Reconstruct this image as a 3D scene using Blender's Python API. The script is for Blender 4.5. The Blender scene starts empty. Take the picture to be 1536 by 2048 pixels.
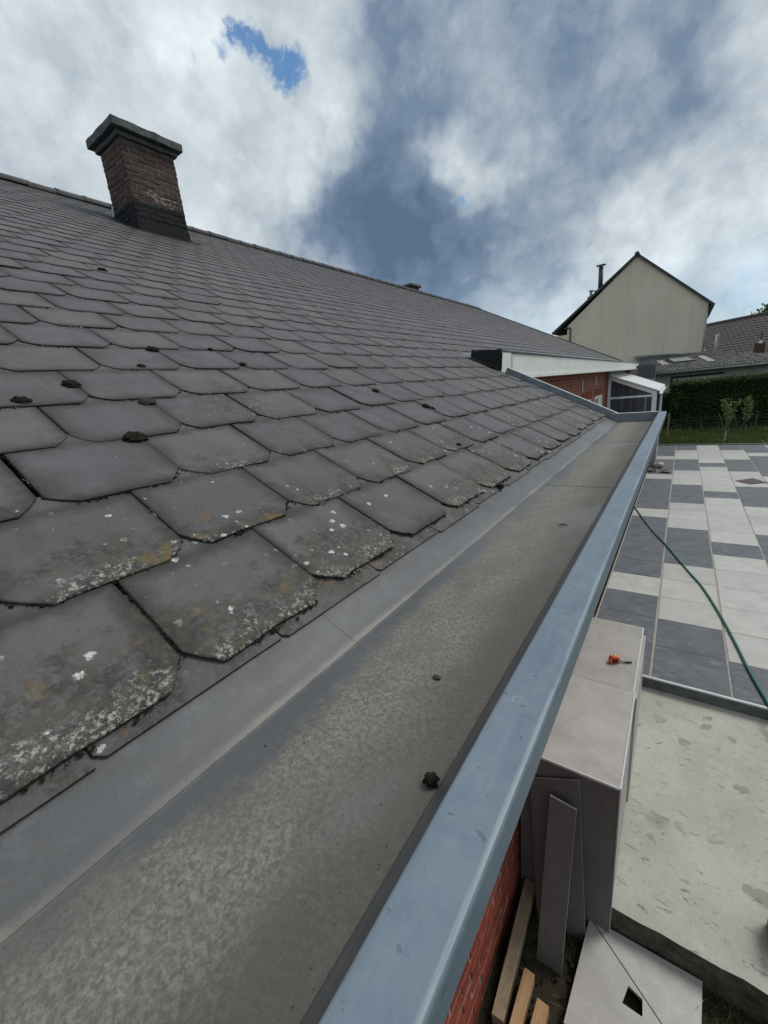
import bpy, bmesh, math, random
from mathutils import Vector, Matrix
from mathutils.noise import noise as mnoise
R = math.radians
rng = random.Random(7)
scene = bpy.context.scene
COL = scene.collection

# ------------------------------------------------------------------ camera
CAMZ = 2.86
cam = bpy.data.cameras.new('camera')
cam.sensor_fit = 'VERTICAL'; cam.sensor_height = 36.0; cam.lens = 36 * 816.2 / 2048
cam.clip_start = 0.02; cam.clip_end = 2000
camo = bpy.data.objects.new('camera', cam); COL.objects.link(camo)
yaw, pitch, roll = R(36.5245), R(15.8054), R(5.8242)
fwd = Vector((-math.sin(yaw) * math.cos(pitch), math.cos(yaw) * math.cos(pitch), -math.sin(pitch)))
rgt = Vector((math.cos(yaw), math.sin(yaw), 0)); dwn = fwd.cross(rgt)
r2 = math.cos(roll) * rgt + math.sin(roll) * dwn
d2 = -math.sin(roll) * rgt + math.cos(roll) * dwn
m = Matrix(((r2.x, -d2.x, -fwd.x), (r2.y, -d2.y, -fwd.y), (r2.z, -d2.z, -fwd.z)))
camo.matrix_world = Matrix.Translation((0, 0, CAMZ)) @ m.to_4x4()
scene.camera = camo

# ------------------------------------------------------------------ node helper
class NT:
    def __init__(s, tree):
        s.t = tree; s.n = tree.nodes; s.l = tree.links
    def node(s, typ, **kw):
        x = s.n.new(typ)
        for k, v in kw.items(): setattr(x, k, v)
        return x
    def put(s, sock, v):
        if v is None: return
        if isinstance(v, bpy.types.NodeSocket): s.l.new(v, sock)
        elif isinstance(v, (tuple, list)):
            if len(v) == 3 and sock.type == 'RGBA': v = (*v, 1)
            sock.default_value = v
        else:
            sock.default_value = v
    def m(s, op, a, b=None, c=None, clamp=False):
        x = s.node('ShaderNodeMath', operation=op, use_clamp=clamp)
        s.put(x.inputs[0], a); s.put(x.inputs[1], b); s.put(x.inputs[2], c)
        return x.outputs[0]
    def vm(s, op, a, b=None):
        x = s.node('ShaderNodeVectorMath', operation=op)
        s.put(x.inputs[0], a); s.put(x.inputs[1], b)
        return x.outputs['Value'] if op in ('DOT_PRODUCT', 'LENGTH', 'DISTANCE') else x.outputs[0]
    def mix(s, f, a, b, blend='MIX'):
        x = s.node('ShaderNodeMix', data_type='RGBA', blend_type=blend)
        s.put(x.inputs[0], f); s.put(x.inputs[6], a); s.put(x.inputs[7], b)
        return x.outputs[2]
    def noise(s, vec, scale, detail=4, rough=.55, dist=0, col=False):
        x = s.node('ShaderNodeTexNoise')
        s.put(x.inputs['Vector'], vec); x.inputs['Scale'].default_value = scale
        x.inputs['Detail'].default_value = detail; x.inputs['Roughness'].default_value = rough
        x.inputs['Distortion'].default_value = dist
        return x.outputs[1 if col else 0]
    def vor(s, vec, scale, feature='F1', out=0, rand=1):
        x = s.node('ShaderNodeTexVoronoi', feature=feature)
        s.put(x.inputs['Vector'], vec); x.inputs['Scale'].default_value = scale
        x.inputs['Randomness'].default_value = rand
        return x.outputs[out]
    def ss(s, v, a, b, lo=0., hi=1.):
        x = s.node('ShaderNodeMapRange', interpolation_type='SMOOTHSTEP')
        s.put(x.inputs[0], v)
        if a > b: a, b, lo, hi = b, a, hi, lo
        x.inputs[1].default_value = a; x.inputs[2].default_value = b
        x.inputs[3].default_value = lo; x.inputs[4].default_value = hi
        return x.outputs[0]
    def ramp(s, f, stops):
        x = s.node('ShaderNodeValToRGB'); e = x.color_ramp.elements
        while len(e) < len(stops): e.new(.5)
        for i, (p, c) in enumerate(stops):
            e[i].position = p; e[i].color = (*c, 1)
        s.put(x.inputs[0], f)
        return x.outputs[0]
    def xyz(s, v):
        x = s.node('ShaderNodeSeparateXYZ'); s.put(x.inputs[0], v); return x.outputs
    def comb(s, x_, y_, z_=0.):
        x = s.node('ShaderNodeCombineXYZ'); s.put(x.inputs[0], x_); s.put(x.inputs[1], y_); s.put(x.inputs[2], z_)
        return x.outputs[0]
    def pos(s):
        return s.node('ShaderNodeNewGeometry').outputs['Position']
    def scale(s, v, k):
        x = s.node('ShaderNodeMapping'); s.put(x.inputs[0], v); x.inputs['Scale'].default_value = k
        return x.outputs[0]

# ------------------------------------------------------------------ world: sky with broken cloud
SUN = Vector((.34, .46, .82)).normalized()
world = bpy.data.worlds.new('World'); scene.world = world; world.use_nodes = True
W = NT(world.node_tree); W.n.clear()
sky = W.node('ShaderNodeTexSky', sky_type='NISHITA', sun_disc=False)
sky.sun_elevation = math.asin(SUN.z); sky.sun_rotation = math.atan2(SUN.x, SUN.y) % (2 * math.pi)
sky.air_density = 1.0; sky.dust_density = .6; sky.ozone_density = 2.0
dirv = W.vm('NORMALIZE', W.node('ShaderNodeTexCoord').outputs['Generated'])
dx, dy, dz = W.xyz(dirv)
zz = W.m('ADD', W.m('MAXIMUM', dz, 0.0), .22)
plane = W.comb(W.m('DIVIDE', dx, zz), W.m('DIVIDE', dy, zz), 0.3)
n1 = W.noise(plane, 1.5, 4, .55)
wv = W.vm('NORMALIZE', W.vm('ADD', dirv, W.vm('MULTIPLY', W.vm('SUBTRACT', W.noise(dirv, 5.0, 4, .60, 0, True), (.5, .5, .5)), (.34, .34, .34))))
n3 = W.noise(wv, 7.0, 5, .58)
wv2 = W.vm('NORMALIZE', W.vm('ADD', dirv, W.vm('MULTIPLY', W.vm('SUBTRACT', W.noise(dirv, 16, 4, .64, 0, True), (.5, .5, .5)), (.075, .075, .075))))
def blobs(lst, wv=wv):
    acc = None
    # slightly warped direction so that the lobes have ragged outlines
    for (d, sig, wt) in lst:
        dv = Vector(d).normalized()
        dot = W.vm('DOT_PRODUCT', wv, tuple(dv))
        e = W.m('EXPONENT', W.m('MULTIPLY', W.m('SUBTRACT', dot, 1.0), 1.0 / (sig * sig)))
        acc = W.m('MULTIPLY_ADD', e, wt, acc if acc is not None else 0.0)
    return acc
thick = blobs([((-.524, .743, .417), .120, .46), ((-.619, .716, .322), .12, .34), ((-.50, .82, .29), .12, .34), ((-.44, .85, .24), .11, .36),
               ((-.178, .862, .475), .16, .26), ((-.301, .830, .44), .12, .16), ((-.02, .92, .37), .11, .26), ((-.24, .945, .225), .09, .36),
               ((-.09, .86, .50), .12, .24), ((-.44, .712, .547), .12, .06), ((-.16, .955, .25), .07, .20), ((-.36, .79, .50), .08, .14),
               ((-.541, .671, .506), .050, -.50), ((-.821, .356, .446), .22, -.12), ((-.693, .489, .53), .12, -.16), ((-.68, .62, .40), .08, -.22),
               ((-.60, .54, .58), .05, -.25), ((-.37, .862, .345), .045, -.62), ((-.40, .83, .40), .045, -.30), ((-.03, .955, .27), .06, -.24), ((-.30, .89, .33), .08, -.18),
               ((.034, .98, .19), .06, -.30), ((-.19, .969, .156), .10, -.22), ((-.10, .98, .19), .06, -.3)])
hole = blobs([((-.560, .640, .527), .019, .95), ((-.573, .633, .520), .017, .85), ((-.578, .612, .540), .012, .85), ((-.588, .594, .549), .011, .8), ((-.599, .575, .556), .013, .9), ((-.607, .563, .561), .012, .8), ((-.635, .553, .540), .011, .75),
              ((-.374, .862, .342), .008, .75), ((.06, .992, .11), .06, .60), ((-.33, .93, .15), .05, .30), ((-.662, .52, .54), .009, .6)], wv2)
def puffs(vec, sc, det):
    x = W.node('ShaderNodeTexVoronoi', feature='F1', normalize=True); W.put(x.inputs['Vector'], vec)
    x.inputs['Scale'].default_value = sc; x.inputs['Detail'].default_value = det; x.inputs['Roughness'].default_value = .55
    x.inputs['Lacunarity'].default_value = 2.1
    return x.outputs[0]
bil = puffs(wv2, 6.5, 4)
T = W.m('ADD', W.m('ADD', W.m('MULTIPLY', n1, .60), .02), W.m('MULTIPLY', n3, .34))
T = W.m('ADD', T, W.m('MULTIPLY', W.m('SUBTRACT', bil, .25), 1.0))
T = W.m('ADD', W.m('SUBTRACT', T, .20), W.m('MULTIPLY', thick, .58))
T = W.m('MULTIPLY_ADD', T, 1.12, -.04)
cl = W.ramp(T, [(.0, (.71, .77, .80)), (.14, (.575, .635, .67)), (.34, (.43, .485, .53)), (.54, (.29, .35, .415)), (.74, (.155, .215, .30)), (1.0, (.085, .13, .205))])
wisp = W.ss(W.noise(wv2, 24, 5, .72), .34, .56)
hm = W.m('MULTIPLY', W.ss(W.m('SUBTRACT', hole, W.m('MULTIPLY', bil, .7)), .02, .85), W.m('MULTIPLY_ADD', wisp, .80, .12))
low = W.ss(dz, .26, .02, 0., .22)      # the far cloud deck thins towards the horizon
blue = W.vm('MULTIPLY', sky.outputs[0], (.058, .092, .108))
skyc = W.mix(W.m('MAXIMUM', hm, low), cl, blue)
bg = W.node('ShaderNodeBackground'); W.put(bg.inputs[0], skyc); bg.inputs[1].default_value = 1.0
out = W.node('ShaderNodeOutputWorld'); W.l.new(bg.outputs[0], out.inputs[0])

sun = bpy.data.lights.new('sun', 'SUN'); sun.energy = 1.5; sun.angle = R(22); sun.color = (1, .965, .90)
suno = bpy.data.objects.new('sun', sun); COL.objects.link(suno)
suno.rotation_euler = SUN.to_track_quat('Z', 'Y').to_euler(); suno.location = (-3, 5, 12)
vs = scene.view_settings
vs.view_transform = 'Standard'; vs.look = 'None'; vs.exposure = 0.3; vs.gamma = 1.0; vs.use_curve_mapping = False
scene.render.engine = 'CYCLES'
cy = scene.cycles
cy.max_bounces = 5; cy.diffuse_bounces = 3; cy.glossy_bounces = 2; cy.transmission_bounces = 3; cy.transparent_max_bounces = 6
cy.caustics_reflective = False; cy.caustics_refractive = False
world.cycles.sampling_method = 'MANUAL'; world.cycles.sample_map_resolution = 512

# ------------------------------------------------------------------ materials
MATS = {}
def material(name):
    mt = bpy.data.materials.new(name); mt.use_nodes = True
    t = NT(mt.node_tree); bs = t.n['Principled BSDF']
    MATS[name] = mt
    return t, bs
def bump(t, bs, h, strength=.3, dist=.01):
    b = t.node('ShaderNodeBump'); b.inputs['Strength'].default_value = strength; b.inputs['Distance'].default_value = dist
    t.put(b.inputs['Height'], h); t.l.new(b.outputs[0], bs.inputs['Normal'])
def simple(name, c, rough=.6, metal=0, var=.15, sc=8, bumps=None, spec=None):
    t, bs = material(name)
    p = t.pos(); n = t.noise(p, sc, 5, .6)
    k = t.ss(n, .25, .75)
    a = tuple(min(1, x * (1 - var)) for x in c); b = tuple(min(1, x * (1 + var)) for x in c)
    t.put(bs.inputs['Base Color'], t.mix(k, a, b))
    bs.inputs['Roughness'].default_value = rough; bs.inputs['Metallic'].default_value = metal
    if spec is not None: bs.inputs['Specular IOR Level'].default_value = spec
    if bumps: bump(t, bs, t.noise(p, bumps[0], 5, .6), bumps[1], bumps[2])
    return MATS[name]

def mat_slate():
    t, bs = material('fibre_cement_slate')
    uv = t.node('ShaderNodeUVMap', uv_map='UVMap').outputs[0]
    u, v, _ = t.xyz(uv)
    p = t.pos(); px, py, pz = t.xyz(p)
    rnd = t.m('FRACT', t.m('ADD', t.xyz(t.node('ShaderNodeObjectInfo').outputs['Color'])[0],
                           t.node('ShaderNodeAttribute', attribute_name='rnd').outputs['Fac']))
    # per-slate shift of the texture so that neighbours do not line up
    q = t.vm('ADD', p, t.comb(t.m('MULTIPLY', rnd, 13.0), t.m('MULTIPLY', rnd, 7.0), 0.))
    eave = t.ss(px, -1.75, -.60)
    nlow = t.noise(q, 6, 4, .6); nmid = t.noise(q, 28, 5, .65); nfin = t.noise(q, 160, 3, .6)
    c = t.mix(t.ss(nlow, .3, .7), (.061, .0565, .061), (.098, .092, .099))
    c = t.mix(t.ss(rnd, 0, 1, 0, .42), c, (.118, .110, .105))
    c = t.mix(t.ss(t.m('FRACT', t.m('MULTIPLY', rnd, 7.3)), .55, 1.0, 0, .45), c, (.066, .064, .070))
    c = t.mix(t.ss(t.noise(t.scale(q, (1, 3.2, 1)), 4.5, 4, .65), .50, .74, 0, .55), c, (.052, .047, .043))
    c = t.mix(t.ss(nfin, .35, .75, 0, .16), c, (.19, .19, .19))
    # dark damp growth creeping in from the edges
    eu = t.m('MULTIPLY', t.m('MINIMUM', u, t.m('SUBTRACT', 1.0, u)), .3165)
    ev = t.m('MINIMUM', t.m('MULTIPLY', v, .264), t.m('MULTIPLY', t.m('ABSOLUTE', t.m('SUBTRACT', 1.0, v)), .34))
    ed = t.m('ADD', t.m('MINIMUM', eu, ev), t.m('MULTIPLY', t.m('SUBTRACT', t.m('ADD', nlow, nmid), 1.0), .075))
    edge = t.ss(ed, .056, -.004)
    edge = t.m('MULTIPLY', edge, t.m('MULTIPLY_ADD', eave, .24, .68))
    c = t.mix(edge, c, (.032, .031, .030))
    rim = t.ss(t.m('ADD', t.m('MINIMUM', t.m('MULTIPLY', v, .264), t.m('MULTIPLY', eu, 1.6)), t.m('MULTIPLY', t.m('SUBTRACT', nmid, .5), .026)), .020, .002)  # dark line painted in to deepen the shadow gaps between slate rows
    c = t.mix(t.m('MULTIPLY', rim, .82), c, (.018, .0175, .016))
    # dark speckle
    sp = t.ss(t.noise(q, 95, 3, .7), .60, .70)
    spm = t.m('MULTIPLY', sp, t.ss(t.noise(q, 9, 3, .6), .42, .62))
    c = t.mix(t.m('MULTIPLY', spm, t.m('MULTIPLY_ADD', eave, .55, .25)), c, (.024, .023, .021))
    # crusty growth on the lower part of the slates near the eave
    heavy = t.m('MULTIPLY', t.m('MULTIPLY_ADD', eave, .90, .10), t.ss(rnd, .10, .80))
    zone = t.m('MULTIPLY', heavy, t.m('MULTIPLY_ADD', t.ss(v, .85, .05), .62, .38))
    pn = t.noise(q, 8.5, 5, .66, .5)
    z2 = t.ss(t.m('ADD', zone, t.m('MULTIPLY', t.m('SUBTRACT', pn, .5), 1.9)), .42, .80)
    gr = t.noise(q, 70, 4, .78)
    ol = t.m('MULTIPLY', z2, t.ss(gr, .40, .56))
    c = t.mix(t.m('MULTIPLY', ol, .88), c, t.mix(t.ss(nmid, .35, .65), (.026, .025, .021), (.075, .066, .042)))
    z3 = t.ss(t.m('ADD', t.m('MULTIPLY', heavy, t.m('MULTIPLY_ADD', t.ss(v, .40, .0), .75, .25)), t.m('MULTIPLY', t.m('SUBTRACT', t.noise(t.vm('ADD', q, (4, 1, 7)), 10, 4, .68, .6), .5), 2.2)), .62, .92)
    pale = t.m('MULTIPLY', z3, t.ss(t.noise(q, 105, 4, .8), .48, .60))
    c = t.mix(t.m('MULTIPLY', pale, .85), c, t.mix(t.ss(gr, .4, .6), (.27, .255, .20), (.40, .39, .34)))
    rust = t.m('MULTIPLY', z2, t.ss(t.noise(t.vm('ADD', q, (3, 9, 2)), 15, 4, .6), .58, .68))
    c = t.mix(t.m('MULTIPLY', rust, .7), c, (.150, .098, .036))
    # round white lichen
    vv = t.vor(t.vm('ADD', q, t.vm('MULTIPLY', t.noise(q, 85, 3, .7, 0, True), (.018, .018, .018))), 36)
    vc = t.vor(t.vm('ADD', q, t.vm('MULTIPLY', t.noise(q, 85, 3, .7, 0, True), (.018, .018, .018))), 36, 'F1', 1)
    vr = t.xyz(vc)[0]
    rad = t.m('MULTIPLY', t.m('MAXIMUM', t.m('SUBTRACT', vr, t.m('MULTIPLY_ADD', eave, -.34, .92)), 0.0), t.m('MULTIPLY_ADD', eave, .40, .55))
    lich = t.ss(t.m('SUBTRACT', vv, rad), .03, -.03)
    lich = t.m('MULTIPLY', lich, t.ss(rad, .004, .02))
    lich = t.m('MULTIPLY', lich, t.m('MULTIPLY', t.ss(t.noise(q, 7, 3, .6), .46, .62), t.ss(t.noise(q, 150, 3, .7), .30, .52)))
    c = t.mix(lich, c, t.mix(t.ss(gr, .4, .6), (.40, .40, .36), (.60, .60, .55)))
    # older patches of growth higher up the slope
    pt = t.ss(t.noise(p, 1.5, 4, .62), .555, .68)
    c = t.mix(t.m('MULTIPLY', pt, t.ss(nmid, .38, .62, 0, .75)), c, (.050, .045, .036))
    ptw = t.m('MULTIPLY', pt, t.ss(t.noise(q, 75, 3, .7), .63, .68))
    c = t.mix(t.m('MULTIPLY', ptw, .8), c, (.42, .42, .38))
    t.put(bs.inputs['Base Color'], c)
    t.put(bs.inputs['Roughness'], t.m('MULTIPLY_ADD', nmid, .22, .56))
    bs.inputs['Specular IOR Level'].default_value = .38
    h = t.m('ADD', t.m('MULTIPLY', nfin, .25), t.m('ADD', t.m('MULTIPLY', ol, .5), t.m('ADD', t.m('MULTIPLY', pale, .8), t.m('MULTIPLY', lich, .5))))
    bump(t, bs, h, .45, .004)
mat_slate()

def mat_gutter():
    t, bs = material('weathered_gutter_metal')
    p = t.pos(); px, py, pz = t.xyz(p)
    big = t.noise(t.scale(p, (1.2, .55, 1)), 3.2, 4, .55)
    big2 = t.noise(t.vm('ADD', t.scale(p, (1.6, .45, 1)), (5, 2, 0)), 4.5, 4, .6)
    fin = t.noise(p, 210, 4, .65)
    med = t.noise(p, 40, 5, .65)
    blue = t.mix(t.ss(big, .3, .7), (.082, .084, .089), (.115, .120, .130))
    # silt film lying in the floor of the trough (away from the crease)
    floor = t.m('MULTIPLY', t.ss(px, -.53, -.37), t.ss(pz, 2.41, 2.386))
    wob = t.m('ADD', t.m('MULTIPLY', t.m('SUBTRACT', big2, .5), 2.2), t.m('MULTIPLY', t.m('SUBTRACT', med, .5), .95))
    film = t.ss(t.m('ADD', floor, wob), .12, .80)
    worm = t.noise(p, 130, 4, .74, .45)
    silt = t.mix(t.ss(worm, .36, .64), (.115, .106, .090), (.262, .243, .205))
    silt = t.mix(t.ss(t.noise(p, 11, 4, .6), .35, .7, 0, .55), silt, (.122, .112, .094))
    silt = t.mix(t.ss(fin, .3, .7, 0, .5), silt, (.125, .113, .094))
    # darker brown strip along the upstand
    dk = t.m('MULTIPLY', t.ss(t.m('ADD', px, t.m('MULTIPLY', t.m('SUBTRACT', big, .5), .16)), -.36, -.245), t.ss(pz, 2.45, 2.39))
    silt = t.mix(t.m('MULTIPLY', dk, .80), silt, (.072, .064, .054))
    c = t.mix(t.m('MULTIPLY', film, t.ss(pz, 2.41, 2.387)), blue, silt)
    # silt line at the crease
    cr = t.m('ABSOLUTE', t.m('ADD', px, .502))
    crm = t.m('MULTIPLY', t.ss(t.m('ADD', cr, t.m('MULTIPLY', t.m('SUBTRACT', med, .5), .012)), .012, .0), t.ss(t.noise(t.scale(p, (0, 1, 0)), 2.6, 3, .6), .30, .62))
    c = t.mix(t.m('MULTIPLY', crm, .75), c, (.24, .225, .185))
    c = t.mix(t.ss(fin, .50, .74, 0, .55), c, (.066, .062, .055))
    c = t.mix(t.ss(t.noise(p, 330, 3, .7), .60, .70, 0, .45), c, (.21, .20, .175))
    c = t.mix(t.m('MULTIPLY', t.ss(t.noise(t.scale(p, (1, .6, 1)), 16, 5, .7), .50, .70), .35), c, (.080, .074, .068))
    c = t.mix(t.ss(t.noise(t.scale(p, (1.5, .5, 1)), 2.1, 4, .6), .56, .72, 0, .45), c, (.165, .175, .192))
    # brown wash below the slates
    br = t.m('MULTIPLY', t.ss(pz, 2.395, 2.438), t.ss(t.noise(t.scale(p, (.6, 1.3, .6)), 5, 5, .66), .34, .66))
    c = t.mix(t.m('MULTIPLY', br, .75), c, (.052, .048, .045))
    c = t.mix(t.m('MULTIPLY', t.ss(pz, 2.392, 2.41), t.ss(t.noise(p, 24, 5, .7), .50, .72, 0, .5)), c, (.15, .152, .155))
    t.put(bs.inputs['Base Color'], c)
    t.put(bs.inputs['Roughness'], t.m('MULTIPLY_ADD', film, .30, .46))
    bs.inputs['Metallic'].default_value = .05
    bump(t, bs, t.m('ADD', t.m('MULTIPLY', t.m('MULTIPLY', worm, film), .9), t.m('MULTIPLY', fin, .25)), .22, .003)
mat_gutter()

def mat_cap():
    t, bs = material('blue_grey_coated_zinc')
    p = t.pos(); px, py, pz = t.xyz(p)
    a = t.noise(t.scale(p, (1, .35, 1)), 9, 5, .6); f = t.noise(p, 130, 4, .7); st = t.noise(t.scale(p, (9, .5, 9)), 12, 5, .65)
    bl = t.noise(p, 21, 6, .72, .6)
    c = t.mix(t.ss(a, .3, .7), (.136, .180, .226), (.164, .212, .260))
    c = t.mix(t.ss(bl, .46, .70, 0, .55), c, (.205, .245, .28))
    c = t.mix(t.ss(bl, .50, .30, 0, .35), c, (.098, .135, .180))
    c = t.mix(t.ss(st, .52, .72, 0, .30), c, (.235, .28, .32))
    c = t.mix(t.ss(f, .56, .72, 0, .35), c, (.21, .235, .255))
    c = t.mix(t.ss(t.noise(p, 55, 3, .6), .66, .70, 0, .55), c, (.085, .10, .115))
    lip = t.m('MULTIPLY', t.ss(t.m('ABSOLUTE', t.m('ADD', px, t.m('MULTIPLY_ADD', t.m('SUBTRACT', a, .5), .004, .1085))), .0035, .0), t.ss(st, .36, .58))
    c = t.mix(t.m('MULTIPLY', lip, .55), c, (.36, .40, .41))
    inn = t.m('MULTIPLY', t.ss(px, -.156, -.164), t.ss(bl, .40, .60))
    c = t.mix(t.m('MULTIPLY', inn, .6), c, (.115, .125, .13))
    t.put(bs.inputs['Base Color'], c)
    t.put(bs.inputs['Roughness'], t.m('MULTIPLY_ADD', bl, .35, .38))
    bs.inputs['Metallic'].default_value = .15; bs.inputs['Specular IOR Level'].default_value = .4
    bump(t, bs, t.m('ADD', t.m('MULTIPLY', a, 1.0), t.m('MULTIPLY', f, .08)), .14, .006)
mat_cap()

def mat_porcelain(name, ca, cb, cc, rough=.5):
    t, bs = material(name)
    p = t.pos()
    oi = t.node('ShaderNodeObjectInfo').outputs['Random']
    q = t.vm('ADD', p, t.comb(t.m('MULTIPLY', oi, 19.), t.m('MULTIPLY', oi, 5.), t.m('MULTIPLY', oi, 3.)))
    a = t.noise(q, 5, 6, .62, .6); b = t.noise(q, 26, 6, .7); f = t.noise(q, 220, 3, .6)
    c = t.mix(t.ss(a, .3, .7), ca, cb)
    c = t.mix(t.ss(b, .5, .75, 0, .55), c, cc)
    c = t.mix(t.ss(f, .4, .7, 0, .2), c, tuple(x * .6 for x in ca))
    c = t.mix(t.ss(t.noise(t.vm('ADD', q, (2, 5, 1)), 2.6, 5, .68, .8), .50, .72, 0, .30), c, tuple(x * .62 for x in ca))
    k = t.m('MULTIPLY_ADD', oi, .16, .92)
    c = t.mix(1.0, c, t.comb(k, k, k), 'MULTIPLY')
    t.put(bs.inputs['Base Color'], c); bs.inputs['Roughness'].default_value = rough
    bump(t, bs, t.m('ADD', b, t.m('MULTIPLY', f, .4)), .15, .002)
mat_porcelain('pale_stone_tile', (.37, .352, .328), (.45, .432, .402), (.52, .505, .48))
mat_porcelain('terrace_light_tile', (.40, .388, .362), (.47, .458, .43), (.53, .52, .50))
mat_porcelain('shade_darkened_tile', (.125, .108, .106), (.160, .140, .138), (.19, .17, .168))  # pale tile again, with the shade on upright faces put into its colour

def mat_dark_tile():
    t, bs = material('terrace_dark_tile')
    p = t.pos(); oi = t.node('ShaderNodeObjectInfo').outputs['Random']
    q = t.vm('ADD', p, t.comb(t.m('MULTIPLY', oi, 11.), t.m('MULTIPLY', oi, 23.), 0.))
    a = t.noise(q, 4, 5, .6); s = t.noise(t.scale(q, (1.2, 3.2, 1)), 5, 6, .65, .8); f = t.noise(q, 120, 3, .6)
    c = t.mix(t.ss(a, .3, .7), (.068, .076, .086), (.108, .119, .132))
    c = t.mix(t.ss(s, .50, .72, 0, .55), c, (.22, .235, .25))
    c = t.mix(t.ss(t.noise(q, 13, 5, .7), .52, .70, 0, .6), c, (.050, .056, .064))      # cement haze left by grouting
    c = t.mix(t.ss(f, .45, .75, 0, .25), c, (.16, .165, .17))
    t.put(bs.inputs['Base Color'], c); bs.inputs['Roughness'].default_value = .55
    bump(t, bs, f, .12, .002)
mat_dark_tile()

def mat_concrete():
    t, bs = material('raw_concrete')
    p = t.pos()
    a = t.noise(p, 2.2, 5, .6); b = t.noise(p, 14, 6, .7, .5); f = t.noise(p, 120, 4, .7)
    c = t.mix(t.ss(a, .3, .7), (.385, .375, .325), (.475, .465, .405))
    c = t.mix(t.ss(b, .5, .72, 0, .45), c, (.56, .545, .475))
    # damp blotches and dropped mortar with shapes of their own
    v = t.vor(t.vm('ADD', p, t.vm('MULTIPLY', t.noise(p, 9, 4, .6, 0, True), (.14, .14, .14))), 6.0)
    vc = t.xyz(t.vor(t.vm('ADD', p, t.vm('MULTIPLY', t.noise(p, 9, 4, .6, 0, True), (.14, .14, .14))), 6.0, 'F1', 1))[0]
    bl = t.m('MULTIPLY', t.ss(t.m('SUBTRACT', v, t.m('MULTIPLY', t.m('MAXIMUM', t.m('SUBTRACT', vc, .45), 0.), .75)), .03, -.02), t.ss(vc, .47, .52))
    bl = t.m('MULTIPLY', bl, t.ss(t.noise(p, 6, 3, .6), .35, .6))
    c = t.mix(t.m('MULTIPLY', bl, .72), c, (.245, .235, .19))
    w = t.scale(p, (9, 22, 9)); sp = t.ss(t.noise(w, 1.1, 5, .70, .5), .60, .66)
    c = t.mix(t.m('MULTIPLY', sp, .75), c, (.17, .16, .125))
    c = t.mix(t.ss(t.noise(p, 34, 5, .75, .8), .56, .66, 0, .5), c, (.25, .238, .19))
    c = t.mix(t.ss(f, .55, .75, 0, .4), c, (.20, .19, .155))
    t.put(bs.inputs['Base Color'], c); bs.inputs['Roughness'].default_value = .9
    bs.inputs['Specular IOR Level'].default_value = .2
    bump(t, bs, t.m('ADD', t.m('MULTIPLY', b, .8), t.m('ADD', t.m('MULTIPLY', f, .35), t.m('MULTIPLY', sp, -.5))), .5, .006)
mat_concrete()

def mat_brick(name, c1, c2, dark, amt):
    t, bs = material(name)
    p = t.pos(); oi = t.node('ShaderNodeObjectInfo').outputs['Random']
    q = t.vm('ADD', p, t.comb(t.m('MULTIPLY', oi, 9.), t.m('MULTIPLY', oi, 31.), 0.))
    a = t.noise(q, 18, 5, .65); s = t.noise(t.scale(q, (1, .35, 2.2)), 42, 5, .7, .6)
    c = t.mix(oi, c1, c2)
    c = t.mix(t.ss(a, .42, .7, 0, amt), c, dark)
    c = t.mix(t.ss(s, .55, .7, 0, .5), c, tuple(x * .45 for x in c1))
    t.put(bs.inputs['Base Color'], c); bs.inputs['Roughness'].default_value = .85
    bs.inputs['Specular IOR Level'].default_value = .2
    bump(t, bs, t.m('ADD', a, s), .8, .008)
mat_brick('red_brick', (.25, .058, .036), (.34, .085, .055), (.13, .035, .027), .6)
mat_brick('sooty_brick', (.084, .058, .050), (.132, .083, .068), (.042, .038, .038), .85)
simple('tarred_brick', (.015, .0155, .018), .75, 0, .4, 30, (60, .5, .006), .2)

def mat_brickwall():
    t, bs = material('red_brickwork')
    p = t.pos(); px, py, pz = t.xyz(p)
    b = t.node('ShaderNodeTexBrick'); t.put(b.inputs['Vector'], t.comb(t.m('ADD', py, px), pz))
    b.inputs['Scale'].default_value = 1; b.inputs['Brick Width'].default_value = .215; b.inputs['Row Height'].default_value = .075
    b.inputs['Mortar Size'].default_value = .006; b.inputs['Mortar Smooth'].default_value = .2; b.inputs['Bias'].default_value = 0
    b.inputs['Color1'].default_value = (.25, .06, .04, 1); b.inputs['Color2'].default_value = (.36, .10, .065, 1); b.inputs['Mortar'].default_value = (.36, .29, .24, 1)
    c = t.mix(t.ss(t.noise(p, 7, 5, .6), .4, .7, 0, .4), b.outputs[0], (.16, .05, .035))
    t.put(bs.inputs['Base Color'], c); bs.inputs['Roughness'].default_value = .9
    bump(t, bs, t.m('SUBTRACT', 1.0, b.outputs[1]), .4, .006)
mat_brickwall()

def mat_wood(name, a, b):
    t, bs = material(name)
    p = t.pos(); oi = t.node('ShaderNodeObjectInfo').outputs['Random']
    g = t.noise(t.scale(t.vm('ADD', p, t.comb(oi, oi, oi)), (28, 2.2, 28)), 2.2, 6, .65, 1.2)
    c = t.mix(t.ss(g, .3, .7), a, b)
    c = t.mix(t.ss(t.noise(p, 16, 4, .6), .52, .75, 0, .55), c, tuple(x * .45 for x in a))
    kn = t.vor(t.scale(p, (9, 4, 9)), 1.0)
    c = t.mix(t.ss(kn, .16, .07, 0, .8), c, (.07, .032, .014))
    t.put(bs.inputs['Base Color'], c); bs.inputs['Roughness'].default_value = .75
    bump(t, bs, g, .3, .003)
mat_wood('sawn_timber', (.34, .20, .095), (.47, .29, .14))
mat_wood('grey_timber', (.26, .195, .125), (.36, .27, .17))

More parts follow.
